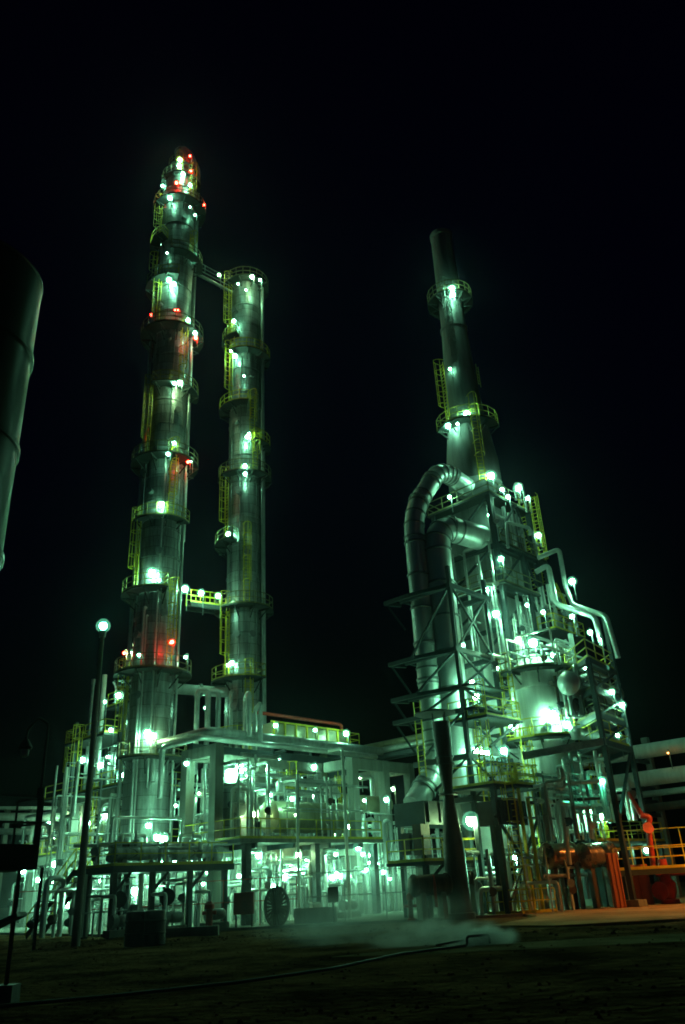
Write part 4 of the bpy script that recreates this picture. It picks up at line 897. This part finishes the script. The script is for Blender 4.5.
q = P(497, 893, 45.6); T = Thing('bent_pipe', 'silver pipe bent into a low hoop at the furnace foot', 'pipe', V(q.x, q.y, .1)); T.part(MB().tube([V(q.x - .9, q.y, .1), V(q.x - .9, q.y, 1.3), V(q.x + .5, q.y, 1.3), V(q.x + .5, q.y, .1)], .13, 10), 'pipe', 'pipe')
# yellow stair flight between the frame legs
a, b = P(610, 850, 50), P(592, 800, 51)
T = Thing('steel_stair', 'yellow railed stair flight behind the tall right hand frame legs', 'stairs', V(a.x, a.y, 0))
mb = MB()
for k in (-.4, .4): mb.beam(a + V(0, k, 0), b + V(0, k, 0), .08, .25)
T.part(mb, 'stringer', 'yel')
for k in (-.4, .4): T.part(MB().rail([a + V(0, k, 0), b + V(0, k, 0)], toe=False, step=1), 'handrail', 'yel')
# orange panels and right platform
for px, Y, w, h, lab in ((618, 45.6, .62, 2.6, 'orange rust primed upright panel left of the red davit, nearer of two'), (641, 47.6, 1.3, 2.0, 'orange panel behind the frame leg, farther of two')):
    q = P(px, 893, Y); T = Thing('casing_panel', lab, 'panel', V(q.x, q.y, .1), 'orange panels')
    T.part(MB().box(V(q.x, q.y, .1), w, .18, h, V(.95, .3, 0).normalized(), V(-.3, .95, 0).normalized()), 'sheet', 'orange')
    for k in (-.4, 0, .4): T.part(MB().box(V(q.x, q.y, .15) - V(-.3, .95, 0).normalized() * .11 + V(.95, .3, 0).normalized() * k * w, .07, .05, h - .1, V(.95, .3, 0).normalized(), V(-.3, .95, 0).normalized()), 'rib', 'orange')
q = P(668, 868, 46.5); qq = UV(q)
T = Thing('valve_platform', 'yellow railed platform at the right with orange deck edge', 'platform', V(q.x, q.y, 0))
c = [V(q.x - 2.8, q.y, q.z), V(q.x + 4.5, q.y - 1.2, q.z), V(q.x + 5, q.y + 2.6, q.z), V(q.x - 2.3, q.y + 3.2, q.z)]
d = T.part(MB().poly(c, .28), 'deck', 'deck'); T.part(MB().rail([c[3], c[0], c[1]]), 'railing', 'yel', d)
T.part(MB().rail([c[3], c[2]], h=2.1, step=1.6), 'railing', 'yel', d)
for p in (c[0] + V(.4, .2, 0), c[1] + V(-.3, .2, 0), c[3] + V(.4, -.2, 0)): T.part(MB().box(V(p.x, p.y, .1), .24, .24, q.z - .39), 'leg', 'steel')
T.part(MB().lathe(V(q.x - .4, q.y + .4, q.z - 2.2), [(0, .5), (.1, 1.25), (.3, 1.5), (.34, 1.5)], None, 26), 'fire_monitor_base', 'rust')
a = P(647, 836, 46.8); T = Thing('fire_monitor', 'red water cannon pointing up to the left on the yellow platform', 'water cannon', V(a.x, a.y, q.z))
T.part(MB().tube([V(a.x, a.y, q.z), P(648, 824, 46.8)], .15, 12), 'riser', 'red')
T.part(MB().tube([P(648, 826, 46.8), P(650, 817, 46.8), P(643, 816, 46.8), P(640, 815, 46.8)], .17, 12), 'elbow', 'red')
T.part(MB().cyl(P(641, 814, 46.8), P(628, 792, 46.4), .15, .09, 14), 'barrel', 'red')
T.part(MB().lathe(P(648, 828, 46.6), [(0, .3), (.05, .3)], V(0, -1, .2), 18), 'handwheel', 'red')
q2 = P(668, 890, 47.5); T = Thing('red_valve', 'big red valve body on the ground below the yellow platform', 'valve', V(q2.x, q2.y, .1))
T.part(MB().lathe(V(q2.x, q2.y, .1), [(0, .5), (.2, .5), (.22, .3), (.5, .45), (1.0, .45), (1.2, .28), (2.2, .24)], None, 20), 'body', 'red')
T.part(MB().lathe(V(q2.x - .5, q2.y - .3, .75), [(0, .45), (.12, .45)], V(-.7, -.7, 0), 20), 'flange', 'red'); T.part(MB().cyl(V(q2.x - .5, q2.y, 1.6), V(q2.x + 3, q2.y, 1.6), .16, seg=12), 'outlet_pipe', 'red')
# right-hand pipe rack
RK = P(672, 790, 56); ru, rv = UV(RK)
labs = ('topmost fat pale pipe of the rack at the right edge', 'second fat pale pipe of the rack at the right edge', 'slim silver pipe of the right edge rack, third from the top', 'lowest dark pipe of the right edge rack')
for k, (py, r, m) in enumerate(((748, .48, 'pale'), (776, .50, 'pale'), (792, .2, 'pipe'), (806, .26, 'rust'))):
    z = P(665, py, 56).z; a = P(665, py, 56)
    T = Thing('rack_pipe', labs[k], 'pipe', a, 'pipes of the right edge rack'); T.part(MB().tube([a - BX * 14, a + BX * 9], r, 18), 'pipe', m)
T = Thing('pipe_rack', 'concrete and steel rack legs carrying the pipes at the right edge', 'rack', RK)
for k in (-6, 1.5, 8):
    T.part(MB().box(P(672, 790, 56) * 1.0 + BX * k + AX * .9 - V(0, 0, RK.z), .45, .45, P(665, 745, 56).z + .8), 'column', 'conc')
    for py in (757, 785, 798, 812):
        z = P(665, py, 56).z - .12; T.part(MB().beam(V(RK.x, RK.y, z) + BX * k - AX * 1.2, V(RK.x, RK.y, z) + BX * k + AX * .65, .2, .24), 'arm', 'steel')
lamp(T, P(668, 753, 55), 'lampa', .07, 1.0)  # tiny emitter added as the orange glint on the pipe

# ------------------------------------------------------------------ foreground
q = P(75, 944, 38.5); lp = P(103.2, 626, 38.5); T = Thing('lamp_post', 'tall tapering concrete lamp post with one round lit lamp, foreground left', 'lamp post', V(q.x, q.y, 0))
PX = (q.x + lp.x) / 2
T.part(MB().lathe(V(lp.x, q.y, 0), [(-.2, .2), (.4, .19), (lp.z - .6, .10), (lp.z - .35, .10)], None, 16), 'post', 'conc')
h = lamp(T, V(lp.x, q.y, lp.z), 'lampg', .34, 0); T.part(MB().cyl(V(lp.x, q.y, lp.z - .6), V(lp.x, q.y, lp.z - .3), .16, .2, 12), 'lamp_holder', 'grey')

TC = V(-14.48, 24, 0)
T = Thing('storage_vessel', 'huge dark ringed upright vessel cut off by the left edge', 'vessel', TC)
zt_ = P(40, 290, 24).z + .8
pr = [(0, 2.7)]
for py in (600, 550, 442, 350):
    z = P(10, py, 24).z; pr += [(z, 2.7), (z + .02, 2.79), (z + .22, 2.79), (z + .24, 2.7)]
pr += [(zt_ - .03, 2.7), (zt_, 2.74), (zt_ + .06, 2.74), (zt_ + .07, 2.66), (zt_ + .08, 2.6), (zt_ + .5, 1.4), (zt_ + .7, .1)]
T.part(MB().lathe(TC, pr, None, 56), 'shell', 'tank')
q = P(0, 232, 23); T.part(MB().cyl(TC + V(.6, -.6, zt_ + .3), TC + V(.6, -.6, zt_ + 1.4), .25, seg=14), 'vent', 'tank')

q = P(30, 850, 17); T = Thing('loading_gantry', 'dark railed gantry with an unlit lantern mast at the left edge', 'gantry', V(q.x, q.y, 0))
g0, g1 = P(-40, 866, 16.5), P(25, 853, 17.6); zd = g1.z
g0.z = zd
dd = (g1 - g0).normalized(); sd = V(-dd.y, dd.x, 0)
T.part(MB().poly([g0 - sd * .5, g1 - sd * .5, g1 + sd * .6, g0 + sd * .6], .34), 'deck', 'dark')
mb = MB().rail([g0 - sd * .45, g1 - sd * .45, g1 + sd * .5], h=1.05, r=.022, step=1.1); T.part(mb, 'railing', 'dark')
p = P(35, 846, 17.4); top = P(41, 729, 17.4)
T.part(MB().cyl(V(p.x, p.y, zd), V(p.x, p.y, zd + 1.05), .05, seg=10), 'mast_base', 'dark')
T.part(MB().cyl(V(p.x, p.y, zd + 1.0), V(p.x, p.y, zd + 1.25), .085, seg=10), 'junction_box', 'dark')
ln = P(26, 742, 17.4)
T.part(MB().tube([V(p.x, p.y, zd + 1.2), V(p.x, p.y, top.z + .1), V((p.x + ln.x) / 2, p.y, top.z + .25), V(ln.x, p.y, top.z), V(ln.x, p.y, ln.z)], .03, 8), 'mast', 'dark')
h = T.part(MB().lathe(V(ln.x, p.y, ln.z - .16), [(0, .13), (.05, .15), (.12, .11), (.22, .05)], None, 14), 'lantern', 'dark')
T.part(MB().lathe(V(ln.x, p.y, ln.z - .32), [(0, .03), (.03, .08), (.12, .09), (.16, .09)], None, 12), 'glass', 'glass', h)
p0 = P(6, 985, 17.2); T.part(MB().box(V(p0.x, p0.y, 0), .42, .42, .36, V(1, 0, 0), V(0, 1, 0)), 'footing', 'dark')
T.part(MB().beam(V(p0.x, p0.y, .3), V(p0.x, p0.y, zd - .3), .06), 'leg', 'dark'); T.part(MB().beam(V(p0.x + .38, p0.y + .2, .9), V(p0.x + .38, p0.y + .2, zd - .3), .05), 'hanger', 'dark')
a, b = P(-20, 934, 17), P(22, 914, 17); T.part(MB().beam(a, b, .5, .08), 'chute', 'dark')

for k, (px, lab) in enumerate(((135, 'left one of two dark squat drums standing on the verge'), (154, 'right one of two dark squat drums standing on the verge'))):
    q = P(px, 946, 36); T = Thing('oil_drum', lab, 'drum', V(q.x, q.y, 0), 'dark drums on the verge')
    T.part(MB().lathe(V(q.x, q.y, 0), [(0, .4), (.03, .44), (.4, .44), (.42, .465), (.47, .465), (.49, .44), (.85, .44), (.87, .465), (.92, .465), (.94, .44), (1.24, .42), (1.28, .36), (1.25, .3)], None, 24), 'body', 'tarp')
q = P(244, 922, 46.3); T = Thing('hose_cabinet', 'red fire hose cabinet on two legs in front of the pipework', 'cabinet', V(q.x, q.y, 0))
T.part(MB().box(V(q.x, q.y, .72), 1.05, .4, 1.05, V(1, 0, 0), V(0, 1, 0)), 'box', 'red'); T.part(MB().box(V(q.x, q.y - .215, .8), .9, .03, .88, V(1, 0, 0), V(0, 1, 0)), 'door', 'red')
for k in (-.42, .42): T.part(MB().beam(V(q.x + k, q.y, 0), V(q.x + k, q.y, .72), .07), 'leg', 'dark')
q = P(209, 930, 42.5); T = Thing('hydrant', 'tall red hydrant post left of the red hose cabinet', 'hydrant', V(q.x, q.y, 0))
T.part(MB().lathe(V(q.x, q.y, 0), [(0, .26), (.12, .26), (.14, .17), (1.1, .17), (1.12, .25), (1.3, .25), (1.45, .1)], None, 16), 'body', 'red'); T.part(MB().cyl(V(q.x - .34, q.y, .95), V(q.x + .34, q.y, .95), .09, seg=10), 'outlet', 'red')
q = P(277, 918, 46.5); T = Thing('cable_reel', 'big dark spoked cable reel standing on edge', 'reel', V(q.x, q.y, 0))
for k in (-.35, .35):
    mb = MB(); c = V(q.x, q.y + k, 1.0)
    pts = [c + V(math.cos(R(t)) * .62, 0, math.sin(R(t)) * .95) for t in range(0, 361, 15)]
    for a, b in zip(pts, pts[1:]): mb.beam(a, b, .09, .12, V(0, 1, 0))
    for t in range(0, 180, 15): mb.beam(c + V(math.cos(R(t)) * .6, 0, math.sin(R(t)) * .93), c - V(math.cos(R(t)) * .6, 0, math.sin(R(t)) * .93), .075)
    T.part(mb, 'flange', 'dark')
T.part(MB().cyl(V(q.x, q.y - .35, 1.0), V(q.x, q.y + .35, 1.0), .16, seg=16), 'hub', 'dark')
q = P(334, 918, 46.3); T = Thing('switch_box', 'dark switch box on a post right of the spoked reel', 'box', V(q.x, q.y, 0))
T.part(MB().beam(V(q.x, q.y, 0), V(q.x, q.y, 1.1), .08), 'post', 'dark'); T.part(MB().box(V(q.x, q.y, 1.05), .55, .3, .75, V(1, 0, 0), V(0, 1, 0)), 'case', 'dark')
for px, lab in ((166, 'round sign board on a post near the dark drums'), (118, 'small dark panel on a post left of the dark drums')):
    q = P(px, 925, 45); T = Thing('post_panel', lab, 'post panel', V(q.x, q.y, 0))
    T.part(MB().beam(V(q.x, q.y, 0), V(q.x, q.y, 1.6), .07), 'post', 'dark'); T.part(MB().lathe(V(q.x, q.y, 1.75), [(0, .42), (.05, .42)], V(0, -1, 0), 8 if px == 118 else 20), 'panel', 'dark')
q = P(316, 924, 46.8); T = Thing('low_wall', 'short pale concrete wall right of the spoked reel', 'wall', V(q.x, q.y, 0)); T.part(MB().box(V(q.x, q.y, 0), 2.3, .25, .85, V(1, 0, 0), V(0, 1, 0)), 'block', 'pale')
q = P(222, 932, 40); T = Thing('pipe_sleeper', 'low concrete pipe sleeper on the verge by the red hydrant', 'sleeper', V(q.x, q.y, 0)); T.part(MB().box(V(q.x - 1.8, q.y + .3, 0), 3.2, .4, .45, V(1, 0, 0), V(0, 1, 0)), 'block', 'conc')
# steam line on the ground
pts = []
for px, py in ((-30, 1012), (0, 1006), (120, 995), (240, 982), (330, 969), (400, 954)):
    d = P(px, py, 1) - V(0, 0, EYE); t = -(EYE - .06) / d.z; pts.append(V(d.x * t, d.y * t, .06))
T = Thing('steam_hose', 'long dark steam pipe lying across the earth to the white plume', 'pipe', pts[0])
g = P(468, 944, 25.6)
T.part(MB().tube(pts + [V(2.9, 25.6, .06), V(2.9, 25.6, .28), V(3.6, 26.0, .28), V(3.6, 26.0, .05)], .036, 8, .15), 'pipe', 'dark')
T.part(MB().beam(V(2.0, 25.4, .12), V(3.0, 26.6, .14), .05), 'bracket', 'dark')
# scattered rubble clods along the trench
rnd = random.Random(5)
for k in range(1):
    mb = MB()
    for i in range(2600):
        x = rnd.uniform(-16, 22); y = BANK(x) + 1 + rnd.gauss(0, 1.5); r = rnd.uniform(.02, .10)
        if i > 700: y = 12 + 26 * rnd.random() ** 1.3; x = rnd.uniform(-.5, .5) * y; r = .012 + .035 * rnd.random() ** 3
        mb.lathe(V(x, y, -r * .3), [(0, r * .8), (r * .5, r), (r * 1.1, r * .55)], V(rnd.uniform(-.3, .3), rnd.uniform(-.3, .3), 1), 6)
    o = struct(mb, 'rubble', 'earth', 'stuff')

# sodium street lamp standing just right of the view, its orange light falls on the apron
T = Thing('street_lamp', 'sodium street lamp on a steel post by the right edge rack', 'street lamp', V(22, 42, 0))
T.part(MB().tube([V(22, 42, 0), V(22, 42, 8.2), V(20.4, 42, 8.5)], .08, 10), 'post', 'grey')
lamp(T, V(20.4, 42, 8.0), 'lampo', .16, 0)
T.part(MB().lathe(V(20.4, 42, 8.05), [(-.36, .56), (0, .54), (.14, .48), (.4, .12)], None, 20, False), 'shade', 'grey')  # unseen deep shade, added to keep orange light off pipes and left side

# ------------------------------------------------------------------ steam
def vol(name, dens, col, an=.3, scale=.8, thr=(.42, .75)):
    m = bpy.data.materials.new(name); m.use_nodes = True; n = m.node_tree.nodes; l = m.node_tree.links
    n.remove(n['Principled BSDF']); pv = n.new('ShaderNodeVolumePrincipled'); l.new(pv.outputs[0], n['Material Output'].inputs['Volume'])
    pv.inputs['Color'].default_value = (*col, 1); pv.inputs['Anisotropy'].default_value = an; pv.inputs['Density'].default_value = dens
    return m, n, l, pv
def steam_mat(name, dens):
    m, n, l, pv = vol(name, dens, (.95, .97, .97))
    tc = n.new('ShaderNodeTexCoord'); no = n.new('ShaderNodeTexNoise'); no.inputs['Scale'].default_value = 2.2; no.inputs['Detail'].default_value = 4
    l.new(tc.outputs['Object'], no.inputs['Vector'])
    ln = n.new('ShaderNodeVectorMath'); ln.operation = 'LENGTH'; l.new(tc.outputs['Object'], ln.inputs[0])
    mr = n.new('ShaderNodeMapRange'); mr.inputs['From Min'].default_value = 1.0; mr.inputs['From Max'].default_value = 0; l.new(ln.outputs['Value'], mr.inputs['Value'])
    pw = n.new('ShaderNodeMath'); pw.operation = 'POWER'; pw.inputs[1].default_value = 1.7; l.new(mr.outputs[0], pw.inputs[0])
    ad = n.new('ShaderNodeMath'); ad.operation = 'SUBTRACT'; ad.inputs[1].default_value = .40; l.new(no.outputs['Fac'], ad.inputs[0])
    mu = n.new('ShaderNodeMath'); mu.operation = 'MULTIPLY'; l.new(ad.outputs[0], mu.inputs[0]); l.new(pw.outputs[0], mu.inputs[1])
    mx = n.new('ShaderNodeMath'); mx.operation = 'MULTIPLY'; mx.inputs[1].default_value = dens * 5; mx.use_clamp = False; l.new(mu.outputs[0], mx.inputs[0])
    m2 = n.new('ShaderNodeMath'); m2.operation = 'MAXIMUM'; m2.inputs[1].default_value = 0; l.new(mx.outputs[0], m2.inputs[0])
    l.new(m2.outputs[0], pv.inputs['Density'])
    return m
def puff(c, s, name, m):
    mb = MB(); mb.lathe((0, 0, 0), [(math.sin(t), max(.01, math.cos(t))) for t in [-PI / 2 + PI * i / 14 for i in range(15)]], None, 24)
    o = mb.build(name, m); o.location = c; o.scale = s; o['kind'] = 'stuff'; o.visible_shadow = True
    return o
STEAM = steam_mat('steam_plume', 3.2)
puff(V(1.6, 27.2, .3), (2.2, 1.2, .75), 'steam', STEAM)
puff(V(3.35, 26.3, .12), (1.3, .8, .6), 'steam_jet', steam_mat('steam_dense', 22))
puff(V(-1.0, 30.0, .7), (2.6, 2.0, 1.45), 'steam_cloud', steam_mat('steam_thin', .7))
puff(V(-15, 60, 1.5), (17, 9, 6), 'steam_veil', steam_mat('steam_faint', .06))
puff(V(1, 53, 1.2), (9, 6, 4.5), 'steam_veil', steam_mat('steam_faint_near', .07))
STEAM2 = steam_mat('steam_drift', .13)
puff(V(-.5, 36, .6), (6.5, 6, 2.0), 'steam_drift', STEAM2)
HAZE = True
if HAZE:
    m, n, l, pv = vol('glow_haze', .0002, (.85, .9, 1), .92)  # thin haze added to give the lamps a glow
    mb = MB(); mb.box((0, 50, -1.0), 300, 260, 95, V(1, 0, 0), V(0, 1, 0)); o = mb.build('haze', m); o['kind'] = 'stuff'

# ------------------------------------------------------------------ night sky and added faint sun lamp
w = bpy.data.worlds.new('World'); scn.world = w; w.use_nodes = True
n = w.node_tree.nodes; l = w.node_tree.links; bg = n['Background']
sky = n.new('ShaderNodeTexSky'); sky.sky_type = 'NISHITA'; sky.sun_disc = False; sky.sun_elevation = R(-4); sky.sun_rotation = R(200); sky.altitude = 50; sky.ozone_density = 6
l.new(sky.outputs[0], bg.inputs[0]); bg.inputs[1].default_value = .12
sl = bpy.data.lights.new('faint_sun', 'SUN'); sl.energy = .004; sl.angle = R(.5); sl.color = (.85, .92, 1)  # very weak sun lamp, added; no moon is seen
so = bpy.data.objects.new('faint_sun', sl); COL.objects.link(so); so.rotation_euler = (R(55), 0, R(30))

# ------------------------------------------------------------------ render settings
scn.view_settings.view_transform = 'Standard'; scn.view_settings.look = 'None'; scn.view_settings.gamma = 1; scn.view_settings.exposure = 0
scn.render.engine = 'CYCLES'
cy = scn.cycles
cy.use_denoising = True
try: cy.denoiser = 'OPENIMAGEDENOISE'
except Exception: pass
cy.use_light_tree = True
cy.max_bounces = 5; cy.diffuse_bounces = 2; cy.glossy_bounces = 2; cy.transmission_bounces = 2; cy.volume_bounces = 0; cy.transparent_max_bounces = 6
cy.caustics_reflective = False; cy.caustics_refractive = False
cy.sample_clamp_indirect = 3; cy.sample_clamp_direct = 0
cy.volume_step_rate = 4; cy.volume_max_steps = 64
cy.pixel_filter_type = 'BLACKMAN_HARRIS'; cy.filter_width = 1.8
